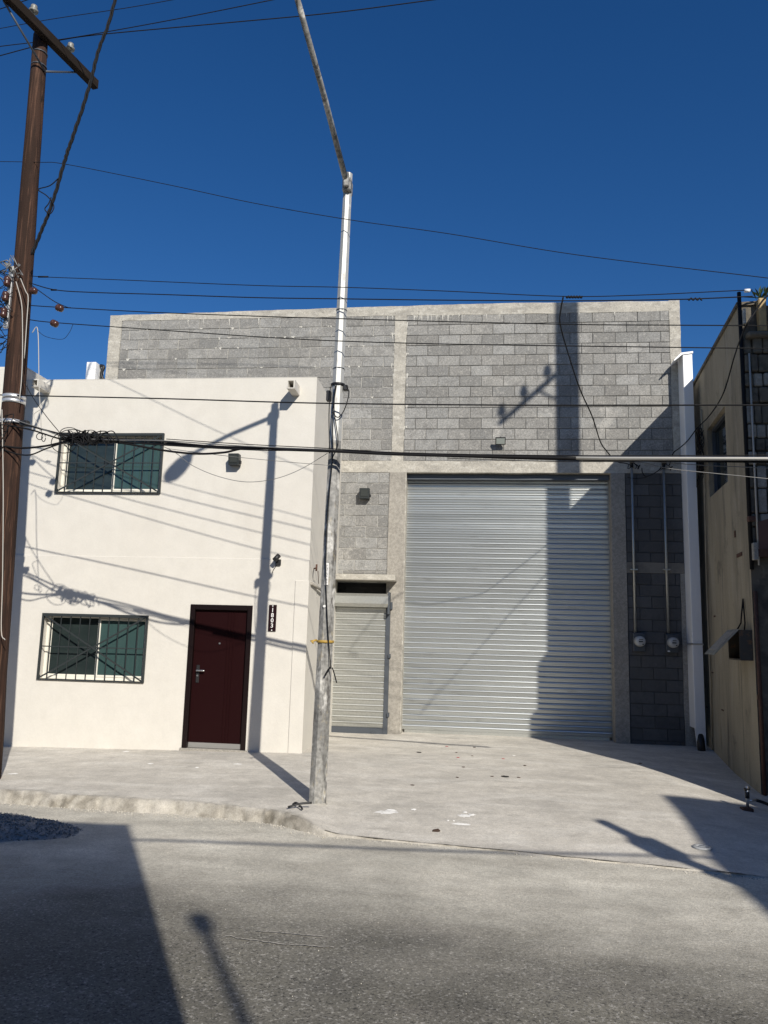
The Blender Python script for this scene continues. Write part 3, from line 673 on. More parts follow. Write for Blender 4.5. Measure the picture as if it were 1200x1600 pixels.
# scuppers (roof spouts)
for uc, vt, vb, ul, ur in ((456.5,594,607,448.5,460), (61,593,604,49,59)):
    yo = HY-.36
    a, b = at(ul, vt, yo), at(ur, vb, yo)
    x0, x1, zt, zb = a.x, b.x, a.z, b.z
    m_ = MB(); t = .016
    m_.bbox(x0, x1, yo, HY+.02, zb, zb+t, .003); m_.box(x0, x0+t, yo, HY+.02, zb+t, zt); m_.box(x1-t, x1, yo, HY+.02, zb+t, zt); m_.box(x0, x1, yo+.02, HY+.02, zt, zt+t)
    m_.build('roof_spout', M['white'], hs)

# ------------------------------------------------------------------ neighbour walls
nb1 = thing('neighbour_building', 'white party wall building at the far left edge behind the wooden pole', 'building', (-9, 11.4, -1.8))
MB().bbox(-14, hx0-.004, HY-.09, 20, -2.2, 4.12, .01).build('wall', M['white'], nb1)
MB().bbox(-14, hx0-.02, HY-.06, 20, 4.122, 4.15, .005).build('wall_cap', M['white'], nb1)

# ------------------------------------------------------------------ corner building on the right
def wx(y): return 2.553+.097*y
CB = Vector((wx(10.7), 10.7, -1.85))
cb = thing('corner_building', 'dirty tan corner building with dark side window, in shade at right', 'building', CB)
CT = 4.62; far = 14.55
def wp(y, z, out=0): return Vector((wx(y)-out, y+.097*out, z))
def on_side(u, v, out=0):
    d = ray(u, v); s = (2.553-out)/(d.x-.097*d.y); return d*s
w0, w1 = on_side(1106,700), on_side(1135,700)
ya, yb = w0.y, w1.y                                # far / near jamb
zwa, zwb = (on_side(1106,665).z+on_side(1132,640).z)/2, (on_side(1106,778).z+on_side(1136,756).z)/2
sw = MB(); yv = [10.7, yb, ya, far]; zv = [-2.2, zwb, zwa, CT]
for i in range(3):
    for j in range(3):
        if i == 1 and j == 1: continue
        sw.poly([wp(yv[i], zv[j]), wp(yv[i+1], zv[j]), wp(yv[i+1], zv[j+1]), wp(yv[i], zv[j+1])])
D = .12
for (q0, q1) in (((yb, zwb), (ya, zwb)), ((ya, zwb), (ya, zwa)), ((ya, zwa), (yb, zwa)), ((yb, zwa), (yb, zwb))):
    sw.poly([wp(*q0), wp(*q1), wp(*q1, -D), wp(*q0, -D)])
sw.build('side_wall', M['tan'], cb)
wf = MB(); wf.poly([wp(yb, zwb, -D), wp(ya, zwb, -D), wp(ya, zwa, -D), wp(yb, zwa, -D)]); wn = wf.build('window', M['dglass'], cb)
fr = MB()
def side_bar(mb, y0, y1, z0, z1, o0, o1):
    mb.prism([wp(y0, z0, o0), wp(y1, z0, o0), wp(y1, z1, o0), wp(y0, z1, o0)], wp(0, 0, o1)-wp(0, 0, o0))
for (a, b, c, d) in ((yb, yb+.05, zwb, zwa), (ya-.05, ya, zwb, zwa), (yb+.05, ya-.05, zwb, zwb+.05), (yb+.05, ya-.05, zwa-.05, zwa)):
    side_bar(fr, a, b, c, d, -D+.002, -D+.05)
fr.build('window_frame', M['steel_d'], wn)
cp = MB(); side_bar(cp, 10.68, far, CT, CT+.05, -.3, .03); cp.build('parapet_cap', M['tan_d'], cb)
bd = MB(); bd.poly([wp(10.7,-2.2), (12,10.7,-2.2), (12,10.7,CT), wp(10.7,CT)]); bd.poly([wp(far,-2.2), (12,far,-2.2), (12,far,CT), wp(far,CT)]); bd.poly([wp(10.7,CT-.02), (12,10.7,CT-.02), (12,far,CT-.02), wp(far,CT-.02)]); bd.poly([(12,10.7,-2.2), (12,far,-2.2), (12,far,CT), (12,10.7,CT)])
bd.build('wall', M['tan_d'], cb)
# front: stacked rough stones, old pilaster, ledges, coral fascia
FY = 10.69
def front(u, v, dy=0): return at(u, v, FY-dy)
st = random.Random(5); xw = wx(FY)
zs = CT-.45
while zs > 1.30:                                    # rough stacked stones of the old front
    h = st.uniform(.16,.34); xa = xw+.015+st.uniform(0,.02)
    for wd in (st.uniform(.08,.12), st.uniform(.09,.13), st.uniform(.2,.3), st.uniform(.2,.3)):
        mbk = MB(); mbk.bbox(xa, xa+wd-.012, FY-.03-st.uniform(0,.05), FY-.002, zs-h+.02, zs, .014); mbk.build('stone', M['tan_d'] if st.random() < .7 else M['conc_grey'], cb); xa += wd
    zs -= h
MB().tube([(xw+.0, FY-.03, front(1166,462,.03).z+.05), (xw+.0, FY-.03, 1.0)], .026, 8).build('pipe', M['cable'], cb)
MB().tube([(xw+.075, FY-.09, 3.9), (xw+.07, FY-.09, 1.05)], .012, 8).build('pipe', M['cable_w'], cb)
MB().tube([(xw+.03, FY-.03, .72), (xw+.03, FY-.03, -1.8)], .024, 8).build('pipe', M['rust'], cb)
x_ = front(1184,480,.08).x
MB().bbox(x_, x_+.10, FY-.12, FY-.003, CT-.42, CT+.06, .015).build('pilaster', M['ochre'], cb)
MB().bbox(xw+.02, xw+.06, FY-.10, FY-.02, CT-.3, CT-.08, .01).build('broken_coping', M['conc'], cb)
MB().bbox(xw+.05, 4.6, FY-.16, FY-.004, CT-.50, CT-.425, .02).build('ledge', M['tan_d'], cb)
zc1, zc0 = front(1195,812,.1).z, front(1195,858,.1).z; xc = front(1184,830,.1).x
MB().prism([(xc, FY-.10, zc0), (4.6, FY-.10, zc0), (4.6, FY-.10, zc1+.25), (xc, FY-.10, zc1-.03)], (0, .096, 0)).build('fascia', M['coral'], cb)
MB().box(xc-.02, 4.6, FY-.12, FY-.004, zc0-.10, zc0-.004).build('awning_frame', M['rust'], cb)
MB().bbox(xw-.03, xc-.005, FY-.09, FY-.01, zc1-.02, zc1+.05, .008).build('awning_bracket', M['rust'], cb)
MB().bbox(xw+.0, xw+.06, FY-.13, FY-.05, front(1176,875,.1).z, front(1176,848,.1).z, .008).build('junction_box', M['conc_grey'], cb)
# pipe and marks on the side wall
def sw_path(pts, out): return [on_side(u, v, out) for u, v in pts]
MB().tube(sw_path([(1096,640),(1101,760),(1104,900),(1110,1060),(1113,1172)], .03), .016, 8).build('wall_pipe', M['tan'], cb)
mk = MB()
for (u, v, du, dv) in ((1152,866,8,2), (1148,830,2,9), (1184,1085,2,8), (1128,1108,3,3), (1113,1050,2,2), (1104,1104,2,2), (1116,962,2,2)):
    p = on_side(u, v); q = on_side(u+du, v+dv); side_bar(mk, q.y, p.y, q.z, p.z, .001, .012)
mk.build('rusty_stub', M['rust'], cb)

# open meter box on the side wall
p = on_side(1160,985); 
mbx = thing('meter_box', 'open grey meter box with raised lid on the tan side wall', 'meter box', p)
q0, q1 = on_side(1154,985), on_side(1180,985)      # far, near edge
yA, yB = on_side(1176,1000).y, on_side(1157,1000).y; zA, zB = on_side(1172,1032).z, on_side(1168,985).z
cs = MB()
side_bar(cs, yA, yA+.02, zA, zB, 0, .16); side_bar(cs, yB-.02, yB, zA, zB, 0, .16); side_bar(cs, yA+.02, yB-.02, zB-.02, zB, 0, .16); side_bar(cs, yA+.02, yB-.02, zA, zA+.02, 0, .16)
cs.build('case', M['box_d'], mbx)
ck = MB(); side_bar(ck, yA+.02, yB-.02, zA+.02, zB-.02, .002, .012); ck.build('dark_back', M['black'], mbx)
ld = MB(); L0 = wp(yA, zB+.01, .16); L1 = wp(yB, zB+.01, .16); dn = wp(0, 0, .30)-wp(0, 0, 0)+Vector((0, 0, -.32))
ld.prism([L0, L1, L1+dn, L0+dn], Vector((-.01, 0, -.02))); ld_o = ld.build('lid', M['lid'], mbx)
MB().prism([L0+dn*.12+(L1-L0)*.12+Vector((-.001,0,.003)), L0+dn*.12+(L1-L0)*.88+Vector((-.001,0,.003)), L0+dn*.88+(L1-L0)*.88+Vector((-.001,0,.003)), L0+dn*.88+(L1-L0)*.12+Vector((-.001,0,.003))], Vector((0,0,.004))).build('lid_panel', M['conc_grey'], ld_o)
MB().tube([wp((yA+yB)/2, zB+.42, .02), wp((yA+yB)/2+.04, zB+.1, .05), wp((yA+yB)/2+.06, zB, .1)], .010, 6).tube([wp((yA+yB)/2, zB+.42, .02), wp((yA+yB)/2-.1, zB+.1, .03), wp((yA+yB)/2-.14, zB, .05)], .010, 6).build('feed_wire', M['cable'], mbx)

# bracket with cable knot on the side wall
kn = thing('cable_bracket', 'black knot of cables on a wall bracket beside the dark side window', 'cable bracket', on_side(1093,720))
kb = MB(); side_bar(kb, on_side(1094,0+700).y-.03, on_side(1094,700).y+.03, on_side(1094,735).z, on_side(1094,668).z, .002, .03); kb.build('bracket', M['rust'], kn)
rk = random.Random(11); kw = MB()
for i in range(14):
    c = [on_side(1093+rk.uniform(-5,7), v+rk.uniform(-6,6), rk.uniform(.05,.16)) for v in (665+rk.uniform(0,15), 690, 705+rk.uniform(-10,10), 712, 728+rk.uniform(0,30))]
    kw.tube(spline(c, 4), .006, 5)
kw.tube(spline([on_side(1086,715,.06), on_side(1088,733,.08), on_side(1095,736,.08), on_side(1098,726,.06)], 5), .006, 5)
kw.build('cable_knot', M['cable'], kn)

# plant on the ledge
pc = Vector((front(1186,480,.08).x+.04, FY-.06, CT+.06)); pt = thing('ledge_plant', 'small dark green plant growing on top of the old pilaster', 'plant', pc)
for i in range(22):
    th = rk.uniform(0, 6.28); el = rk.uniform(.3, 1.4); L_ = rk.uniform(.12,.26)
    d = Vector((math.cos(th)*math.cos(el), math.sin(th)*math.cos(el), math.sin(el))); s_ = d.cross(Vector((0,0,1))).normalized()*.022
    p0 = pc+Vector((rk.uniform(-.05,.05), rk.uniform(-.05,.05), 0)); m1 = p0+d*L_*.55; e = p0+d*L_+Vector((0,0,-.03))
    MB().poly([p0, m1-s_, e]).poly([p0, e, m1+s_+Vector((0,0,.006))]).build('leaf', M['leafg'], pt)

# building next door (outside the picture, it shades the corner front)
nx = thing('neighbour_building', 'plain building beside the corner building, past the right picture edge', 'building', (8, 9.5, -1.85))
MB().bbox(4.62, 12, 7.54, 8.0, -2.2, 4.02, .05).build('front_wall', M['bldg'], nx)
MB().bbox(4.62, 12, 8.003, 10.66, -2.2, 5.55, .02).build('wall', M['bldg'], nx)
MB().bbox(4.62, 4.86, 7.3, 7.537, -2.2, 3.25, .03).build('pier', M['bldg'], nx)

# ------------------------------------------------------------------ buildings across the street, behind the viewer
b1 = thing('building_opposite', 'flat roofed building behind the viewer, its shadow covers the road at lower left', 'building', (-6, -.6, -1.68))
sx_ = 1.07
MB().bbox(-16, sx_, -10, -.62, -1.9, 3.55, .02).build('wall', M['bldg'], b1)
ws = MB()
for xx in (-13, -9.5, -6, -2.5): ws.bbox(xx, xx+1.4, -.62, -.58, -.3, 1.3, .01)
ws.build('window', M['dglass'], b1)
MB().bbox(-16.05, sx_, -.70, -.60, 3.552, 3.59, .01).build('parapet_cap', M['conc'], b1)
b2 = thing('building_opposite', 'taller flat roofed building behind the viewer to the right', 'building', (11, -.2, -1.68))
MB().bbox(7.3, 18, -12, 0.0, -1.9, 4.70, .02).build('wall', M['bldg2'], b2)
MB().bbox(9, 11, -.0, .03, -.3, 1.4, .01).build('window', M['dglass'], b2)

# ------------------------------------------------------------------ street lamp
LB = Vector((-1.60, 8.54, zslab(-1.60, 8.54)))
lp = thing('street_lamp', 'tall grey metal street lamp post standing at the kerb end', 'street lamp', LB)
LT = Vector((-1.515, 8.54, 5.44))
LM = LB+(LT-LB)*((at(524,690,8.54).z-LB.z)/(LT.z-LB.z)); rM = .098-.046*(LM.z-LB.z)/(LT.z-LB.z)
MB().tube([LM, LT], [rM,.052], 8, smooth=False, twist=.2).build('upper_post', M['pole'], lp, 'clean bright upper length of the post')
MB().tube([LB+Vector((0,0,-.1)), LM], [.099,rM], 8, smooth=False, twist=.2).build('lower_post', M['pole_low'], lp, 'worn and scuffed lower length of the post')
ft = MB(); r_ = random.Random(2); ftp = []
for i in range(7):
    a = LB+Vector((0, 0, -.05+.012*i)); ftp.append((a, .165-.012*i-.004*i))
ft.tube([a for a, r in ftp], [r for a, r in ftp], 14); 
ft.v = [v+Vector((.02*N(v.x*9, v.y*9, 1), .02*N(v.x*9, v.y*9, 5), .012*N(v.x*12, v.y*12, 9))) for v in ft.v]
ft.build('footing', M['conc'], lp)
A0, A1 = LT+Vector((0,-.05,-.17)), Vector((-1.72, 6.40, 6.02))
am = MB(); am.tube([A0, A0+(A1-A0)*.5+Vector((0,0,.03)), A1], [.034,.031,.028], 10); am.build('arm', M['pole_low'], lp)
bk = MB(); bk.bbox(LT.x-.05, LT.x+.05, 8.43, 8.60, LT.z-.26, LT.z-.10, .01); bk.bbox(LT.x-.03, LT.x+.03, 8.38, 8.46, LT.z-.24, LT.z-.06, .01); bk.build('arm_clamp', M['pole_low'], lp)
hd = MB(); dd = Vector((.02,-1,.03)).normalized()
hd.tube([A1+dd*t for t in (-.06,0,.08,.2,.38,.52,.6,.63)], [.04,.06,.10,.135,.15,.13,.08,.02], 12)
hd.v = [A1+(v-A1)*1+Vector((0,0,-(v-A1).z*.35)) for v in hd.v]; hd.build('lamp_head', M['pole'], lp)
def pax(v): t = (at(520, v, 8.54).z-LB.z)/(LT.z-LB.z); return LB+(LT-LB)*t, .098-.046*t
c, r = pax(1003); MB().tube([c+Vector((0,0,-.012)), c+Vector((0,0,.016))], r+.008, 12).tube([c+Vector((-r,-.03,.015)), c+Vector((-r-.06,-.06,.0)), c+Vector((-r-.03,-.05,-.02))], .012, 6).build('yellow_strap', M['yellow'], lp)
c, r = pax(602); MB().tube([c+Vector((0,0,-.012)), c+Vector((0,0,.012))], r+.014, 12).bbox(c.x+r, c.x+r+.05, c.y-.05, c.y+.02, c.z-.07, c.z-.01, .006).bbox(c.x-r-.05, c.x-r, c.y-.07, c.y, c.z-.2, c.z-.08, .006).build('cable_clamp', M['black'], lp)
c, r = pax(898); ty = c.y-r-.006
pq = MB(); pq.box(c.x-.022, c.x+.016, ty-.003, ty, c.z-.12, c.z+.12); pq_o = pq.build('number_plaque', M['paint_w'], lp, 'small white vertical plaque with a dark row of digits')
dg = MB(); rr = random.Random(4)
for i in range(7):
    zz = c.z+.095-i*.031
    dg.box(c.x-.014, c.x+.006, ty-.0045, ty-.003, zz-.002, zz+.003); dg.box(c.x-.014+.014*(i % 2), c.x-.010+.014*(i % 2), ty-.0045, ty-.003, zz-.016, zz-.002); dg.box(c.x-.012, c.x+.004, ty-.0045, ty-.003, zz-.019, zz-.016)
dg.build('digits', M['black'], pq_o)
c, r = pax(948); MB().tube([c+Vector((-.012, -r-.004, 0)), c+Vector((-.012, -r-.010, 0))], .015, 8).build('marker_disc', M['paint_w'], lp)
lc = MB()
for pts in ([(526,600),(519,650),(520,710),(512,800),(509,890),(512,980),(517,1045)], [(524,602),(522,640),(528,690),(521,712)], [(541,602),(545,615),(538,640),(528,652),(520,643),(522,628)], [(516,604),(514,650),(515,708)]):
    lc.tube(spline([at(u, v, 8.54-.10) for u, v in pts], 6), .006, 5)
lc.tube(spline([at(u, v, 8.42) for u, v in ((517,1042),(512,1048),(508,1056))], 4), .010, 5); lc.tube(spline([at(u, v, 8.42) for u, v in ((519,1043),(522,1052),(526,1067))], 4), .007, 5)
lc.build('loose_cables', M['cable'], lp)
for v in (486, 577):
    c, r = pax(v); MB().tube([c+Vector((0,0,-.005)), c+Vector((0,0,.005))], r+.004, 8).build('strap', M['steel_d'], lp)

# ------------------------------------------------------------------ wooden utility pole
PB = Vector((-5.675, 9.1, zslab(-5.675, 9.1))); PT = at(66, 36, 9.1)
wp_ = thing('utility_pole', 'brown wooden utility pole with dark crossarm at the left edge', 'utility pole', PB)
n = 14; MB().tube([PB+Vector((0,0,-.2))+(PT-PB)*(i/n)+Vector((.012*N(i*.7, 1), .012*N(i*.7, 5), 0)) for i in range(n+1)], [.170-.075*(i/n)+.004*N(i*1.3, 3) for i in range(n+1)], 16).build('pole', M['wood'], wp_)
zX = 8.0
def onplane(u, v, z): d = ray(u, v); return d*(z/d.z)
ca, cb2 = onplane(150, 133, zX), onplane(18, 0, zX)
dirx = (ca-cb2).normalized(); sdx = Vector((dirx.y, -dirx.x, 0))
pc_ = PT+(PB-PT)*((PT.z-zX)/(PT.z-PB.z)); lenx = (ca-pc_).dot(dirx); cen = ca-dirx*lenx
Mx = Matrix(((dirx.x, sdx.x, 0, cen.x), (dirx.y, sdx.y, 0, cen.y), (0, 0, 1, cen.z), (0, 0, 0, 1)))
MB().bbox(-1.6, lenx, -.05, .05, -.075, .065, .008, Mx).build('crossarm', M['wood_d'], wp_)
ins_pts = []
for t in (lenx*.42, -.30, -1.2):
    b_ = Mx @ Vector((t, 0, .06)); MI = Matrix.Translation(b_)
    MB().lathe([(.012,0),(.012,.07),(.055,.075),(.062,.10),(.035,.125),(.045,.14),(.04,.17),(.015,.185)], MI).build('insulator', M['grey_in'], wp_); ins_pts.append(b_+Vector((0,0,.15)))
a_ = Mx @ Vector((lenx*.62, -.05, -.06)); b_ = pc_+Vector((0,0,-.52))+sdx*.13; e_ = Mx @ Vector((-.75, -.05, -.06))
MB().tube([a_, b_], .014, 6).tube([b_, e_], .014, 6).build('brace', M['steel_d'], wp_)
def pole_at(z): t = (z-PB.z)/(PT.z-PB.z); return PB+(PT-PB)*t, .170-.075*t
def pole_v(v): return pole_at(at(20, v, 9.1).z)
for v in (622, 629, 661): c, r = pole_v(v); MB().tube([c+Vector((0,0,-.025)), c+Vector((0,0,.025))], r+.004, 16).build('steel_band', M['band'], wp_)
for v in (87, 107): c, r = pole_v(v); MB().tube([c+Vector((0,0,-.008)), c+Vector((0,0,.008))], r+.004, 14).build('wire_band', M['steel_d'], wp_)
c, r = pole_v(440); rk_ = MB(); zt, zb = pole_v(425)[0].z, pole_v(520)[0].z; xx = c.x-.07
rk_.bbox(xx-.03, xx+.03, c.y-r-.05, c.y-r-.005, zb, zt, .006); rk_.build('secondary_rack', M['steel'], wp_)
for v in (452, 475, 500):
    c, r = pole_v(v); MI = Matrix.Translation((xx, c.y-r-.10, c.z-.05))
    MB().lathe([(.012,-.02),(.04,0),(.045,.03),(.03,.05),(.045,.07),(.04,.1),(.012,.12)], MI).build('spool_insulator', M['brown_in'], wp_)
tg = MB(); rt = random.Random(21)
for i in range(15):
    c, r = pole_v(rt.uniform(420,445)); p0 = Vector((c.x+rt.uniform(-.12,.08), c.y-r-.05, c.z))
    q = [p0+Vector((rt.uniform(-.16,.12), rt.uniform(-.1,.02), rt.uniform(-.12,.10)))*k for k in (0, .6, 1.0)]
    tg.tube(spline(q, 3), rt.uniform(.004,.010), 5)
kind(tg.build('wire_ends', M['cable_g'], wp_), 'stuff')
tg = MB()
for i in range(30):
    v = rt.uniform(425,560); c, r = pole_v(v); p0 = Vector((c.x-.1+rt.uniform(-.05,.1), c.y-r-.06, c.z))
    q = [p0, p0+Vector((rt.uniform(-.25,.0), rt.uniform(-.06,.0), rt.uniform(-.15,.15))), p0+Vector((rt.uniform(-.4,.05), rt.uniform(-.05,0), rt.uniform(-.4,.2))), p0+Vector((rt.uniform(-.5,-.1), 0, rt.uniform(-.6,.3)))]
    tg.tube(spline(q, 4), .005, 5)
for i in range(16):
    v = rt.uniform(655,700); c, r = pole_v(v); p0 = Vector((c.x+rt.uniform(-.15,.15), c.y-r-.04, c.z))
    q = [p0, p0+Vector((rt.uniform(-.25,.2), -.04, rt.uniform(-.2,.05))), p0+Vector((rt.uniform(-.4,.3), -.05, rt.uniform(-.45,.0)))]
    tg.tube(spline(q, 5), .006, 5)
kind(tg.build('wire_tangle', M['cable'], wp_), 'stuff')
dn_ = MB()
for pts in ([(25,440),(33,470),(35,500),(35,560),(33,600),(30,625)], [(32,435),(40,455),(44,465),(42,500),(38,560)], [(3,640),(5,760),(4,900),(2,985),(8,1000)]):
    dn_.tube(spline([at(u, v, 8.88) for u, v in pts], 5), .006, 5)
dn_.build('down_lead', M['cable_w'], wp_)

# ------------------------------------------------------------------ poles out of frame whose shadows fall into it
UP_ = Vector((5.21, 7.2, -1.8)); up = thing('utility_pole', 'thick concrete utility pole with side arm, past the right picture edge', 'utility pole', UP_)
MB().tube([UP_+Vector((0,0,-.2)), UP_+Vector((0,0,13.2))], [.205,.190], 16).build('pole', M['conc_grey'], up)
sz = lambda z, d: z+.651*d
az_ = Vector((-.2, -1, 0)).normalized(); hA = 4.98+.651*6.8
arm0 = UP_+Vector((0,0,1.8)); arm0.z = hA
arm = MB(); arm.tube([arm0, arm0+az_*1.72], .05, 8); arm.build('arm', M['steel'], up)
MB().tube([arm0+Vector((0,0,-.75)), arm0+az_*.75], .025, 6).build('brace', M['steel'], up)
for t in (.5, 1.1, 1.66):
    MB().lathe([(.02,0),(.02,.08),(.07,.09),(.075,.16),(.05,.19),(.06,.22),(.03,.27)], Matrix.Translation(arm0+az_*t+Vector((0,0,.05)))).build('insulator', M['brown_in'], up)
LP2 = Vector((5.25, .95, -1.68)); l2 = thing('utility_pole', 'pole with a box near its top, behind the viewer at right', 'utility pole', LP2)
MB().tube([LP2, LP2+Vector((0,0,4.85))], [.11,.07], 10).build('pole', M['wood'], l2)
MB().bbox(LP2.x-.13, LP2.x+.13, LP2.y-.11, LP2.y+.11, 2.45, 2.8, .02).build('box', M['steel'], l2)
G2 = Vector((3.35, -4.45, -1.68)); g2 = thing('vent_pipe', 'thin capped vent pipe in the gap between the buildings behind the viewer', 'pipe', G2)
MB().tube([G2, G2+Vector((0,0,6.15))], .035, 8).build('pipe', M['steel'], g2); MB().tube([G2+Vector((0,0,6.1)), G2+Vector((0,0,6.25))], .075, 10).build('cap', M['steel'], g2)

# ------------------------------------------------------------------ wires
def wire(name, label, pts, r, m='cable', c=WC, group='overhead wires', n=6, sub=8, wob=0):
    P_ = [onw(u, v, c) if len(p) == 2 else Vector(p) for p in pts for u, v in [p[:2]]]
    S = spline(P_, sub)
    if wob: S = [p+Vector((0, 0, wob*N(i*.9, r*999))) for i, p in enumerate(S)]
    o = MB().tube(S, r, n).build(name, M[m], None, None, S[0]); tag(o, label, 'cable', group); return o
wire('overhead_wire', 'thin wire sloping alone across the open sky above the warehouse', [(-30,252),(60,253.5),(105,257),(260,288),(400,318),(550,344),(700,365),(900,398),(1180,432),(1260,442)], .0045)
w1 = wire('overhead_wire', 'uppermost of the thin wires from the wooden pole to the right corner building', [(46,431),(75,433),(180,437),(400,446),(540,449),(700,455),(880,463),(1000,461),(1130,455),(1176,453)], .005)
w2 = wire('overhead_wire', 'second wire below it, just above the warehouse parapet', [(46,442),(87,453),(148,457),(250,460),(400,465),(540,467),(700,469),(900,470),(1050,468),(1110,466),(1176,463)], .0065, c=WC-.03)
w3 = wire('overhead_wire', 'wire crossing in front of the warehouse parapet beam', [(44,477),(90,480),(240,488),(400,494),(535,498),(720,503),(900,507),(1040,508),(1230,509)], .006, c=WC-.02)
w4 = wire('overhead_wire', 'wire crossing the upper courses of grey blocks', [(42,499),(85,504),(240,515),(400,526),(535,533),(720,538),(1000,542),(1230,545)], .006, c=WC-.01)
w5 = wire('overhead_wire', 'straight dark wire crossing the top of the white house', [(-30,616),(35,618),(260,623),(500,630),(800,633),(1100,633),(1230,633)], .008)
for (u, v), par, ang in (((93,480), w3, .35), ((85,504), w4, .45), ((52,453), w2, .1)):
    c = onw(u, v+1.5, WC-.05); Mi = Matrix.Translation(c) @ Matrix.Rotation(math.pi/2+ang, 4, 'Y') @ Matrix.Translation((0,0,-.045))
    MB().lathe([(.012,-.01),(.03,0),(.042,.012),(.045,.035),(.036,.045),(.045,.055),(.042,.08),(.03,.09),(.012,.1)], Mi, 12).build('strain_insulator', M['brown_in'], par)
for (u0, u1, v), par in (((60,75,432.5), w1), ((80,88,453), w2)):
    MB().tube([onw(u0, v), onw(u1, v)], .012, 6).build('wire_clamp', M['cable'], par)
tw = MB(); S = [onw(885+25*i/40, 464+1.3*math.sin(i*.9), WC-.02) for i in range(41)]; tw.tube(S, .010, 5); tw.build('splice', M['cable'], w1)
tw = MB(); S = [onw(1075+22*i/30, 467.3+1.6*math.sin(i*.7), WC-.04) for i in range(31)]; tw.tube(S, .008, 5); tw.build('splice', M['cable'], w2)
MB().tube([onw(1163,454.3), onw(1172,454)], .018, 8).build('white_insulator', M['wmetal'], w1)
wire('tie_wire', 'short slack tie wire between the wooden pole and the brown insulator', [(46,443),(62,455),(85,471),(105,480),(110,480.5)], .0055, c=WC-.03)
# top wires over the crossarm
def top(label, pts, r, z=zX+.2): return wire('power_line', label, [tuple(onplane(u, v, z)) for u, v in pts], r, group='power lines over the crossarm')
top('power line over the left end of the crossarm at the top edge', [(-40,25),(0,14),(30,4),(60,-6)], .006)
top('thin power line passing behind the pole top', [(-40,51),(0,44.5),(80,30),(200,12),(290,-4)], .0045)
top('upper of the two power lines leaving the crossarm insulator', [(-40,79),(0,72.5),(55,66),(95,61.5),(165,50),(290,27),(430,-1)], .006)
top('lower of the two power lines leaving the crossarm insulator', [(-40,97),(0,87),(52,73),(95,62.5),(160,53.5),(350,36),(520,20),(690,-2)], .007)
# thick black service drop
sd = thing('service_drop', 'thick twisted black cable hanging down beside the wooden pole', 'cable', onw(115,210,8.0))
pts = [(188,-25),(180,0),(167,45),(155,75),(146,110),(138,140),(126,178),(115,210),(106,236),(100,255),(90,290),(80,322),(70,348),(60,372),(50,398)]
base_ = spline([onw(u, v, 8.02) for u, v in pts], 8)
for ph in (0, 2.1, 4.2):
    S = [p+Vector((.014*math.cos(i*.55+ph), .014*math.sin(i*.55+ph), 0)) for i, p in enumerate(base_)]
    MB().tube(S, .0125 if ph == 0 else .010, 6).build('strand', M['cable'], sd)
MB().tube(spline([onw(u, v, 8.0) for u, v in ((92,278),(78,290),(60,296),(72,305),(82,316),(84,325),(78,334),(70,327),(76,318),(80,308))], 6), .007, 6).build('loop', M['cable'], sd)
# telecom bundle
tb = thing('cable_bundle', 'thick sagging bundle of telecom cables crossing from the wooden pole to the right', 'cable bundle', onw(250,690))
paths = [
 ([(10,658),(40,664),(95,678),(130,683),(175,686),(250,690),(330,697),(420,700),(520,704),(700,711),(900,716),(1240,719)], .011, 'cable'),
 ([(10,664),(50,672),(95,686),(130,690),(250,693),(350,700),(430,701),(530,706),(700,713),(900,717),(1240,722)], .010, 'cable'),
 ([(-20,693),(30,700),(70,697),(110,690),(180,691),(250,703),(305,709),(350,707),(395,700),(520,705),(720,713),(900,718),(1240,722)], .013, 'cable'),
 ([(-20,690),(15,706),(45,711),(75,700),(110,690),(160,688),(250,695),(400,703),(520,703)], .009, 'cable'),
 ([(20,655),(60,668),(100,682),(160,687),(260,689),(380,697),(520,703)], .006, 'cable_g'),
 ([(760,712.5),(880,714.5),(950,716),(1090,716.5),(1240,717)], .021, 'cable_s'),
 ([(430,702),(520,705),(600,709),(700,712),(800,714),(900,716)], .017, 'cable'),
 ([(260,686),(380,694),(500,700),(620,707),(800,711),(1000,712),(1240,711)], .005, 'cable'),
]
for i, (p_, r, m) in enumerate(paths):
    cc = WC-.02-.012*i
    MB().tube(spline([onw(u, v, cc) for u, v in p_], 7), r, 7).build('strand', M[m], tb)
tg = MB(); rt = random.Random(33)
for i in range(26):
    u0 = rt.uniform(92,125); pts = [(u0, 683+rt.uniform(-5,5))]
    for k in range(4): pts.append((pts[-1][0]+rt.uniform(-6,24), 685+rt.uniform(-13,12)))
    tg.tube(spline([onw(u, v, WC-.05-rt.uniform(0,.08)) for u, v in pts], 5), rt.uniform(.004,.008), 5)
for cx, cy, rx, ry in ((100,692,20,16),(108,676,14,8),(62,682,5,5),(68,684,3,6),(113,683,22,12)):
    tg.tube([onw(cx+rx*math.cos(a*.35), cy+ry*math.sin(a*.35), WC-.07) for a in range(18)], .005, 5)
for i in range(22): 
    a = [onw(100+i*3.4+k*1.5, 685+2.5*math.sin(i*1.7+k*1.8)+i*.06, WC-.04) for k in range(4)]; tg.tube(spline(a, 3), .013, 5)
kind(tg.build('cable_tangle', M['cable'], tb), 'stuff')
MB().bbox(*[q for a, b in zip(onw(34,658,WC), onw(44,666,WC)) for q in sorted((a, b))][:2], onw(38,660).y-.05, onw(38,660).y+.03, onw(38,666).z, onw(38,658).z, .005).build('closure_box', M['black'], tb)
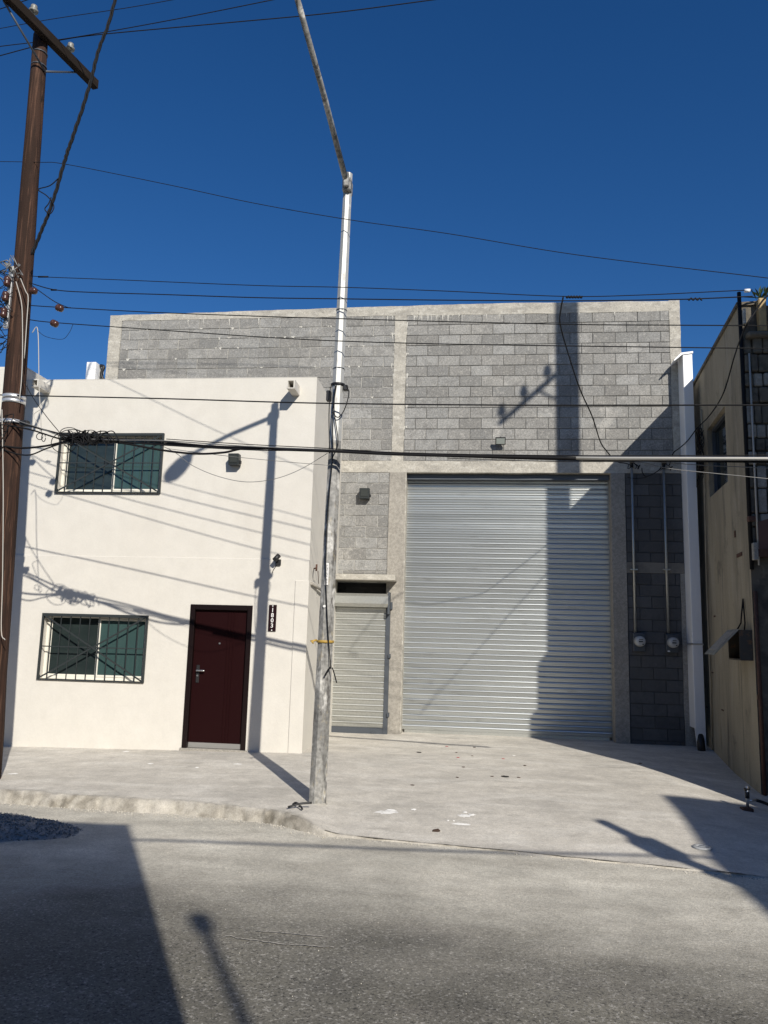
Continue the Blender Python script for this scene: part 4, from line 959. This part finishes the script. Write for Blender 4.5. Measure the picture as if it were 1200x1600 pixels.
# thin cables over the house and block wall
wire('thin_cable', 'thin slack cable sagging across the upper white wall below the bundle', [(250,695),(275,708),(300,727),(340,744),(385,753),(430,748),(470,733),(512,708)], .0035, m='cable_g', c=WC-.01)
wire('thin_cable', 'thin taut cable crossing behind the sagging one on the white wall', [(262,701),(350,712),(440,721),(512,727)], .003, m='cable_g', c=WC)
wire('thin_cable', 'thin wire slanting down from the wooden pole to the cable tangle', [(35,592),(52,622),(72,650),(95,678)], .005, c=WC)
wire('thin_cable', 'pale vertical wire hanging over the left roof corner of the white house', [(50,520),(59,516),(61,600),(63,640),(65,678)], .0055, m='cable_w', c=WC)
wire('thin_cable', 'bent pale wire hook hanging beside the left roof spout', [(63,640),(53,648),(58,661),(63,673)], .004, m='cable_w', c=WC)
wire('thin_cable', 'faint drooping wire in the sky beside the wooden pole', [(58,516),(72,526),(97,530),(108,520),(114,507)], .003, c=WC)
wire('thin_cable', 'pale thin wire running right above the electric meters', [(700,716),(860,721),(990,722),(1030,729),(1060,734),(1120,740),(1240,752)], .004, m='cable_g', c=WC)
wire('thin_cable', 'second pale thin wire below the bundle at the right edge', [(900,717),(1000,720),(1100,727),(1240,733)], .004, m='cable_g', c=WC)
# service drop to the meters: from the upper wire to the weatherhead
e0 = onw(880,464); e1 = at(989,728,WY-.12); k_ = MB()
drop_px = [(880,464),(876,485),(875,505),(884,540),(905,605),(925,650),(938,690),(948,705),(958,716),(966,722),(978,724),(988,728)]
pp = []
for i, (u, v) in enumerate(drop_px):
    t = i/(len(drop_px)-1); d = ray(u, v); y0_ = (e0.y)*(1-t)+(e1.y)*t; pp.append(d*(y0_/d.y))
o = MB().tube(spline(pp, 6), .0085, 6).build('service_drop', M['cable'], None, None, pp[0]); tag(o, 'black service cable slanting down over the blocks to the left conduit', 'cable')
pp = [onw(1215,452), onw(1195,466), onw(1178,490), onw(1163,515), on_side(1148,555,.12), on_side(1130,615,.12), on_side(1108,650,.1), on_side(1090,668,.1)]
pp += [at(1075,688,13.6), at(1062,700,13.7), at(1052,708,13.8), at(1046,727,WY-.1)]
o = MB().tube(spline(pp, 6), .009, 6).build('service_drop', M['cable'], None, None, pp[0]); tag(o, 'black cable slanting down the tan side wall to the right conduit', 'cable')
# wires over the near kerb (seen only as soft shadows on the pavement)
o = MB().tube(spline([(-14, -1.4, 3.0), (-4, -.2, 2.75), (1.5, .35, 2.65), (5, .62, 2.68), (14, 1.3, 3.0)], 8), .022, 6).build('cable_bundle', M['cable'], None, None, (0, 0, 2.6)); tag(o, 'cable bundle along the near side of the street, above the viewer', 'cable bundle')

# ------------------------------------------------------------------ meters
for i, (uc, vt, vb, um, vm) in enumerate(((989,728,992,998,1002), (1043,730,992,1049.5,1004))):
    y = WY-.05; bt = at(um, vm, y); tp = at(uc, vt, y)
    mt = thing('electric_meter', ('left electric meter nearest the roller shutter, with cables looped at its conduit head', 'right electric meter nearest the white downspout')[i], 'electric meter', bt, 'electric meters on the dark block wall')
    xc_ = at(um-5, vb, y).x; 
    MB().tube([(xc_, y, bt.z+.1), (xc_, y, tp.z)], .022, 10).build('conduit', M['galv_w'], mt)
    hd = MB(); hd.tube(spline([(xc_, y, tp.z-.03), (xc_, y, tp.z+.05), (xc_, y-.04, tp.z+.09), (xc_, y-.10, tp.z+.05)], 4), [.028]*4+[.034]*4+[.036]*5, 10); hd.build('conduit_head', M['black'], mt)
    lpz = MB()
    for q in range(3+2*(1-i)):
        a = rt.uniform(0, 6.28); lpz.tube(spline([(xc_, y-.09, tp.z+.05), (xc_+.05*math.cos(a)+.03, y-.14, tp.z-.03), (xc_+.09*math.cos(a), y-.12, tp.z-.08), (xc_+.1*math.cos(a)+.03, y-.09, tp.z+.0)], 5), .006, 5)
    if i == 1: lpz.tube(spline([(xc_, y-.09, tp.z+.02), (xc_-.14, y-.03, tp.z-.10), (xc_-.30, y-.02, tp.z-.17), (xc_-.36, y-.01, tp.z-.1), (xc_-.37, y-.01, tp.z-.02)], 6), .008, 5).tube(spline([(xc_-.30, y-.02, tp.z-.19), (xc_-.5, y-.02, tp.z-.21), (xc_-.62, y, tp.z-.18)], 5), .006, 5)
    lpz.build('cable_loops', M['cable'], mt)
    MB().bbox(bt.x-.10, bt.x+.10, y-.06, WY, bt.z-.17, bt.z+.14, .01).build('meter_box', M['steel_d'], mt)
    Mi = Matrix.Translation((bt.x, y-.06, bt.z)) @ Matrix.Rotation(math.pi/2, 4, 'X')
    dl = MB(); dl.lathe([(.092,0),(.092,.02),(.088,.06),(.085,.10),(.07,.125),(.04,.132)], Mi, 20); d_ = dl.build('dial', M['dial'], mt)
    fc = MB(); fc.box(bt.x-.035, bt.x+.03, y-.198, y-.186, bt.z-.015, bt.z+.004)
    fc.box(bt.x-.03, bt.x+.035, y-.198, y-.186, bt.z+.025, bt.z+.035); fc.box(bt.x+.02, bt.x+.045, y-.196, y-.18, bt.z-.055, bt.z-.04)
    fc.build('register', M['black'], d_)
    cl = MB(); c = at(um-5, 890, y); cl.bbox(xc_-.06, xc_+.06, y-.026, WY, c.z-.012, c.z+.012, .003); cl.build('conduit_clip', M['galv_w'], mt)
    if i == 1: MB().bbox(bt.x-.085, bt.x-.045, y-.068, y-.06, bt.z-.155, bt.z-.135, .003).build('seal_tag', M['paint_w'], mt)

# ------------------------------------------------------------------ lamps and fittings
def wall_light(u, v, y, label, s=1):
    c = at(u, v, y-.08); o = thing('wall_light', label, 'wall light', (c.x, y, c.z), 'box wall lights')
    a = .085*s
    MB().prism([(c.x-a, y-.17, c.z+.09*s), (c.x+a, y-.17, c.z+.09*s), (c.x+a, y-.14, c.z-.085*s), (c.x-a, y-.14, c.z-.085*s)], (0, .12, 0)).build('housing', M['grille'], o)
    MB().bbox(c.x-.05, c.x+.05, y-.04, y, c.z-.05, c.z+.05, .006).build('mount', M['grille'], o)
    MB().prism([(c.x-a*.72, y-.176, c.z+.06*s), (c.x+a*.72, y-.176, c.z+.06*s), (c.x+a*.72, y-.155, c.z-.055*s), (c.x-a*.72, y-.155, c.z-.055*s)], (0, .012, 0)).build('lens', M['lens_d'], o)
    MB().bbox(c.x+a, c.x+a+.025, y-.12, y-.07, c.z-.06, c.z-.01, .005).build('knob', M['black'], o)
    return o
wall_light(367, 719, HY, 'black box wall light on the white house beside the upper window', .95)
wall_light(570, 772, WY, 'dull metal box wall light on the block wall left of the gate', 1.05)
c = at(782, 690, WY-.12); fl = thing('floodlight', 'slim floodlight on the block wall above the big roller shutter', 'floodlight', (c.x, WY, c.z))
MB().prism([(c.x-.09, WY-.18, c.z+.055), (c.x+.09, WY-.18, c.z+.055), (c.x+.09, WY-.11, c.z-.055), (c.x-.09, WY-.11, c.z-.055)], (0, .03, .02)).build('housing', M['black'], fl)
MB().prism([(c.x-.075, WY-.182, c.z+.045), (c.x+.075, WY-.182, c.z+.045), (c.x+.075, WY-.124, c.z-.042), (c.x-.075, WY-.124, c.z-.042)], (0, -.004, -.003)).build('lens', M['lens'], fl)
MB().box(c.x-.012, c.x+.012, WY-.13, WY, c.z-.01, c.z+.012).tube([(c.x, WY-.02, c.z), (c.x, WY-.012, c.z+.12)], .008, 6).build('bracket', M['black'], fl)
c = at(435, 879, HY); se = thing('security_camera', 'small black camera on a square base above the number sign', 'security camera', (c.x, HY, c.z))
MB().bbox(c.x-.035, c.x+.045, HY-.05, HY-.012, c.z-.045, c.z+.045, .006).build('base', M['black'], se)
MB().tube([(c.x+.03, HY-.10, c.z+.10), (c.x-.03, HY-.14, c.z+.02)], .036, 10).tube([(c.x, HY-.04, c.z), (c.x, HY-.12, c.z+.06)], .014, 6).build('barrel', M['black'], se)
MB().tube(spline([(c.x-.02, HY-.03, c.z-.045), (c.x-.07, HY-.016, c.z-.12), (c.x-.08, HY-.016, c.z-.16)], 4), .006, 5).build('lead', M['cable'], se)
sg = r4((420.5,945),(432.4,945),(430.4,986.5),(418.8,986.5), HY-.03)
ns = thing('house_number_sign', 'dark vertical house number plate reading 1803 beside the door', 'number sign', ((sg[0]+sg[1])/2, HY-.02, sg[2]))
MB().bbox(sg[0], sg[1], HY-.032, HY-.012, sg[2], sg[3], .003).build('plate', M['sign'], ns)
for i, ch in enumerate('1803'):
    cu = bpy.data.curves.new('digit', 'FONT'); cu.body = ch; cu.size = .086; cu.align_x = 'CENTER'; cu.align_y = 'CENTER'; cu.extrude = .002; cu.offset = .001
    tmp = bpy.data.objects.new('digit_text', cu); me = bpy.data.meshes.new_from_object(tmp); bpy.data.objects.remove(tmp)
    o = bpy.data.objects.new('digit', me); COL.objects.link(o); me.materials.clear(); me.materials.append(M['paint_w']); o.parent = ns
    o.location = Vector(((sg[0]+sg[1])/2, HY-.034, sg[3]-(sg[3]-sg[2])*(.205+.195*i)))-ORG[ns.name]; o.rotation_euler = (math.pi/2, 0, 0)
sd_ = MB()
for zz in (sg[3]-.017, sg[2]+.017): sd_.tube([((sg[0]+sg[1])/2, HY-.031, zz), ((sg[0]+sg[1])/2, HY-.036, zz)], .009, 8)
sd_.build('screw', M['paint_w'], ns)
# bracket and pipe stub on the side wall of the house
def on_hs(u, v, out=0): d = ray(u, v); return d*((hx1+out)/d.x)
c = on_hs(495, 888); bs = thing('wall_bracket', 'small rusty bracket and pipe stub on the side wall behind the lamp post', 'bracket', c)
p0 = on_hs(488,913,.03); MB().tube([p0+Vector((.0,-.05,.01)), p0+Vector((.02,.85,-.06))], .022, 8).build('pipe_stub', M['conc_grey'], bs)
p1 = on_hs(494.5,887,.08); MB().tube([p1+Vector((0,0,-.05)), p1+Vector((0,0,.05))], .014, 8).tube([p1, p1+Vector((-.1,.25,.0))], .012, 6).tube([p1+Vector((.02,.02,-.05)), on_hs(498,912,.03)], .006, 5).build('hook', M['rust'], bs)

# ------------------------------------------------------------------ water valve, drain cover
v0 = Vector((3.14, 9.85, 0)); d = ray(1168,1253); 
for _ in range(6): pass
k = 1.70/-d.z; v0 = d*k; v0.z = zslab(v0.x, v0.y)
wv = thing('water_valve', 'small standing water valve with hose stub beside the tan wall', 'water valve', v0)
MB().bbox(v0.x-.07, v0.x+.05, v0.y-.05, v0.y+.06, v0.z-.02, v0.z+.03, .008).build('base', M['rust'], wv)
MB().tube([v0, v0+Vector((0,0,.26))], .016, 8).tube([v0+Vector((0,0,.10)), v0+Vector((.10,.02,.11))], .014, 8).build('riser', M['chrome'], wv)
MB().tube([v0+Vector((-.03,0,.22)), v0+Vector((.03,0,.24))], .02, 8).tube([v0+Vector((0,0,.13)), v0+Vector((0,0,.2))], .024, 8).build('tap', M['black'], wv)
MB().tube(spline([v0+Vector((.1,.02,.11)), v0+Vector((.2,.05,.08)), v0+Vector((.33,.1,.02))], 5), .018, 8).build('hose', M['black'], wv)
d = ray(1097,1320); c = d*(1.79/-d.z); 
dc = MB(); zc = zslab(c.x, c.y)+.004
n = 24
dc.lathe([(.085,-.01),(.085,.006),(.08,.012),(.05,.012),(.048,.007),(.03,.007),(.028,.012),(.005,.012)], Matrix.Translation((c.x, c.y, zc)), n)
tag(dc.build('drain_cover', M['dial'], None, None, (c.x, c.y, zc)), 'small round pale cover set in the concrete apron at right', 'drain cover')

# ------------------------------------------------------------------ gravel heap, rubble, debris
gv = MB(); rg = random.Random(9)
def heap(x, y):
    gx, gy = (x+5.05)/1.5, (y-7.35)/.5
    q = gx*gx+gy*gy + .25*N(x*2.5, y*2.5)
    return max(0, 1-q)
rows = []
for j in range(36):
    y = 6.65+j*.04; rows.append([(x_, y, zroad(x_, y)-.02+.15*heap(x_, y)**.7+.02*N(x_*9, y*9)*(heap(x_, y) > 0)) for x_ in [-6.8+.05*i for i in range(70)]])
gv.grid(rows)
def stone(mb, x, y, z, s, rnd):
    b = len(mb.v); M3 = Matrix.Rotation(rnd.uniform(0, 6.3), 3, Vector((rnd.random()-.5, rnd.random()-.5, rnd.random()-.5)).normalized())
    sx, sy, sz_ = s*rnd.uniform(.6,1.2), s*rnd.uniform(.6,1.2), s*rnd.uniform(.45,.9)
    for p in ((1,0,0),(-1,0,0),(0,1,0),(0,-1,0),(0,0,1),(0,0,-1)): mb.v.append(M3 @ Vector((p[0]*sx*rnd.uniform(.7,1.2), p[1]*sy, p[2]*sz_))+Vector((x, y, z)))
    mb.f += [(b+i, b+j, b+k) for i, j, k in ((0,2,4),(2,1,4),(1,3,4),(3,0,4),(2,0,5),(1,2,5),(3,1,5),(0,3,5))]
for i in range(5200):
    x, y = rg.uniform(-6.8,-3.4), rg.uniform(6.7,8.0); h = heap(x, y)
    if h <= .0 and rg.random() > .025: continue
    if h < .12 and rg.random() > .5: continue
    stone(gv, x, y, zroad(x, y)-.02+.15*h**.7+.006, rg.uniform(.008,.022), rg)
kind(gv.build('gravel_pile', M['gravel']), 'stuff')
rb_ = MB(); 
for i in range(2600):
    x = rg.uniform(-7.5, 3.4); off = abs(rg.gauss(0, .09)) if x < -1.5 else abs(rg.gauss(0, .03))
    if x > -1.3 and rg.random() < .7: continue
    y = edge(x)-.03-off+.0; s = rg.choice((.004,.005,.006,.008,.011)) * (1 if x < -1.2 else .8)
    if rg.random() < .02: s *= 2
    stone(rb_, x, y, zroad(x, y)+s*.3, s, rg)
for i in range(900):
    x = rg.uniform(-7.0, 3.2); y = rg.uniform(edge(x), 13.6 if x > -2.2 else 11.3); s = rg.uniform(.002,.0055)
    stone(rb_, x, y, zslab(x, y)+s*.3, s, rg)
for i in range(500):
    x = rg.uniform(-4.5, 3.2); y = rg.uniform(4.2, edge(x)-.1); s = rg.uniform(.002,.006)
    stone(rb_, x, y, zroad(x, y)+s*.3, s, rg)
kind(rb_.build('gutter_grit', M['grit']), 'stuff')
jt = MB(); rows = [[], []]; 
for i in range(180):
    x = -1.36+4.6*i/179; e = edge(x)+.012*N(x*3, 2)+.006*N(x*14, 9); wd = max(.001, .006+.010*N(x*4, 7)+.005*N(x*17, 3))
    for k, q in enumerate((e-wd, e+wd)): rows[k].append((x, q, max(zslab(x, max(q, edge(x))), zroad(x, q)+.006)+.004))
jt.grid(rows); kind(jt.build('apron_joint', M['joint']), 'structure')
def gpt(u, v):
    d = ray(u, v); z = -1.72
    for _ in range(8): p = d*(z/d.z); z = zground(p.x, p.y)
    return d*(z/d.z)
for k_, (nm, pts) in enumerate((('s', [(330,1478),(345,1468),(358,1464),(372,1468),(400,1471),(440,1477),(475,1479),(522,1482)]), ('s', [(400,1457),(430,1458.5),(470,1462),(505,1465)]))):
    sc_ = MB(); S = spline([gpt(u, v) for u, v in pts], 6); rows = [[], []]
    for i, p in enumerate(S):
        wd = .004+.006*abs(N(i*.4, k_*3.3)); p = Vector((p.x, p.y+.012*N(i*.6, k_), 0))
        for q, o_ in zip(rows, (-wd, wd)): q.append((p.x, p.y+o_, zroad(p.x, p.y)+.009))
    sc_.grid(rows); kind(sc_.build('road_scratch', M['scratch']), 'structure')
def scrap(name, u, v, s, m, label, cat, group, flat=.35):
    p = gpt(u, v); mb = MB(); r0 = random.Random(u*7+v); n = 7; a0 = r0.uniform(0, 6.3)
    ring = [(s*(1+.35*r0.uniform(-1,1))*math.cos(a0+6.283*k/n), s*flat*2*(1+.35*r0.uniform(-1,1))*math.sin(a0+6.283*k/n)) for k in range(n)]
    c = p+Vector((0,0,.006+s*.18)); b = len(mb.v)
    mb.v = [c]+[Vector((p.x+x, p.y+y, zground(p.x+x, p.y+y)+.003+s*.25*r0.random())) for x, y in ring]+[Vector((p.x+x*.9, p.y+y*.9, zground(p.x+x, p.y+y)+.001)) for x, y in ring]
    mb.f = [(0, 1+k, 1+(k+1)%n) for k in range(n)]+[(1+k, 1+n+k, 1+n+(k+1)%n, 1+(k+1)%n) for k in range(n)]
    tag(mb.build(name, M[m], None, None, p), label, cat, group)
for u, v, l in ((698,1166.5,'red petal closest to the foot of the big roller shutter'),(716,1184,'red petal with a dark tip in the middle of the litter on the apron'),(786,1186,'red petal beside the white paper scrap on the apron')): scrap('red_petal', u, v, .022, 'leaf_r', l, 'petal', 'red petals on the concrete')
for u, v, l in ((715,1215,'dry leaf scrap left of the flat black scrap, alone'),(644,1227,'dry leaf scrap farthest left on the apron'),(769,1213.5,'dry leaf scrap just left of the flat black scrap'),(810,1215,'dry leaf scrap just right of the flat black scrap'),(820,1196.5,'dry leaf scrap below the white paper scrap'),(741,1168,'dry leaf scrap close to the middle of the shutter foot'),(713,1176,'dry leaf scrap above the dark tipped red petal'),(738,1181.5,'dry leaf scrap right of the dark tipped red petal'),(724,1199,'dry leaf scrap below the dark tipped red petal'),(1000,1193,'dry leaf scrap at the edge of the shade by the right jamb')): scrap('dry_leaf', u, v, .022, 'leaf_b', l, 'leaf', 'dry leaf scraps on the apron')
scrap('dry_leaf', 682, 1298.5, .045, 'leaf_b', 'largest brown leaf, lying near the apron edge', 'leaf', 'dry leaf scraps on the apron')
scrap('dark_scrap', 790, 1214, .045, 'leaf_k', 'flat black scrap on the concrete in front of the shutter', 'litter', None)
scrap('dark_scrap', 655, 1176, .035, 'leaf_k', 'dark crumpled scrap near the left shutter jamb', 'litter', None)
scrap('paper_scrap', 803, 1181, .035, 'plaster', 'white paper scrap on the concrete before the shutter', 'litter', None)
ks = MB(); p = gpt(470,1265); rr = random.Random(8)
for a, b in (((-.13,-.02,.02),(.10,.05,.06)), ((-.02,.01,.03),(.03,-.07,.02)), ((-.04,.04,.05),(-.10,.07,.03))):
    ks.tube(spline([p+Vector(a), p+(Vector(a)+Vector(b))*.5+Vector((0,0,.012)), p+Vector(b)], 4), .011, 5)
tag(ks.build('cable_scrap', M['black'], None, None, p), 'black scrap of cable lying on the kerb beside the lamp post', 'litter')
def splat(pts, label):
    mb = MB(); cs = [gpt(u, v) for u, v, *_ in pts]
    for (u, v, sx_, sy_), p in zip(pts, cs):
        r0 = random.Random(u+v); n = 16; b = len(mb.v)
        ring = []
        for k in range(n):
            q = 1+.45*r0.uniform(-1,1); x, y = p.x+sx_*q*math.cos(6.283*k/n), p.y+sy_*q*math.sin(6.283*k/n); ring.append(Vector((x, y, zground(x, y)+.002)))
        mb.v.append(Vector((p.x, p.y, zground(p.x, p.y)+.010))); mb.v += ring
        mb.f += [(b, b+1+k, b+1+(k+1)%n) for k in range(n)]
    tag(mb.build('plaster_splash', M['plaster'], None, None, cs[0]), label, 'plaster splash', 'white plaster splashes')
splat([(725,1275,.06,.05),(737,1273.5,.04,.04),(727,1269.5,.02,.025)], 'upper white plaster splash on the middle of the apron')
splat([(722,1288,.10,.035),(700,1282.5,.012,.015),(709,1283,.012,.015)], 'long lower white plaster splash on the middle of the apron')
splat([(604,1269,.10,.07),(612,1266,.05,.04)], 'broad pale plaster splash right of the lamp post')
splat([(647,1265,.028,.03)], 'small white plaster dot between the other splashes')
splat([(235,1193.5,.035,.03)], 'white plaster dot on the pavement left of the door')
splat([(308,1199.5,.025,.03)], 'white plaster dot on the pavement below the door')
splat([(371,1194,.05,.035)], 'white plaster splash on the pavement right of the door')
splat([(22,1209,.06,.05)], 'white plaster splash on the pavement beside the wooden pole')
splat([(197,1174.5,.05,.03)], 'white plaster splash at the foot of the wall under the window')
print('blocks', nb)
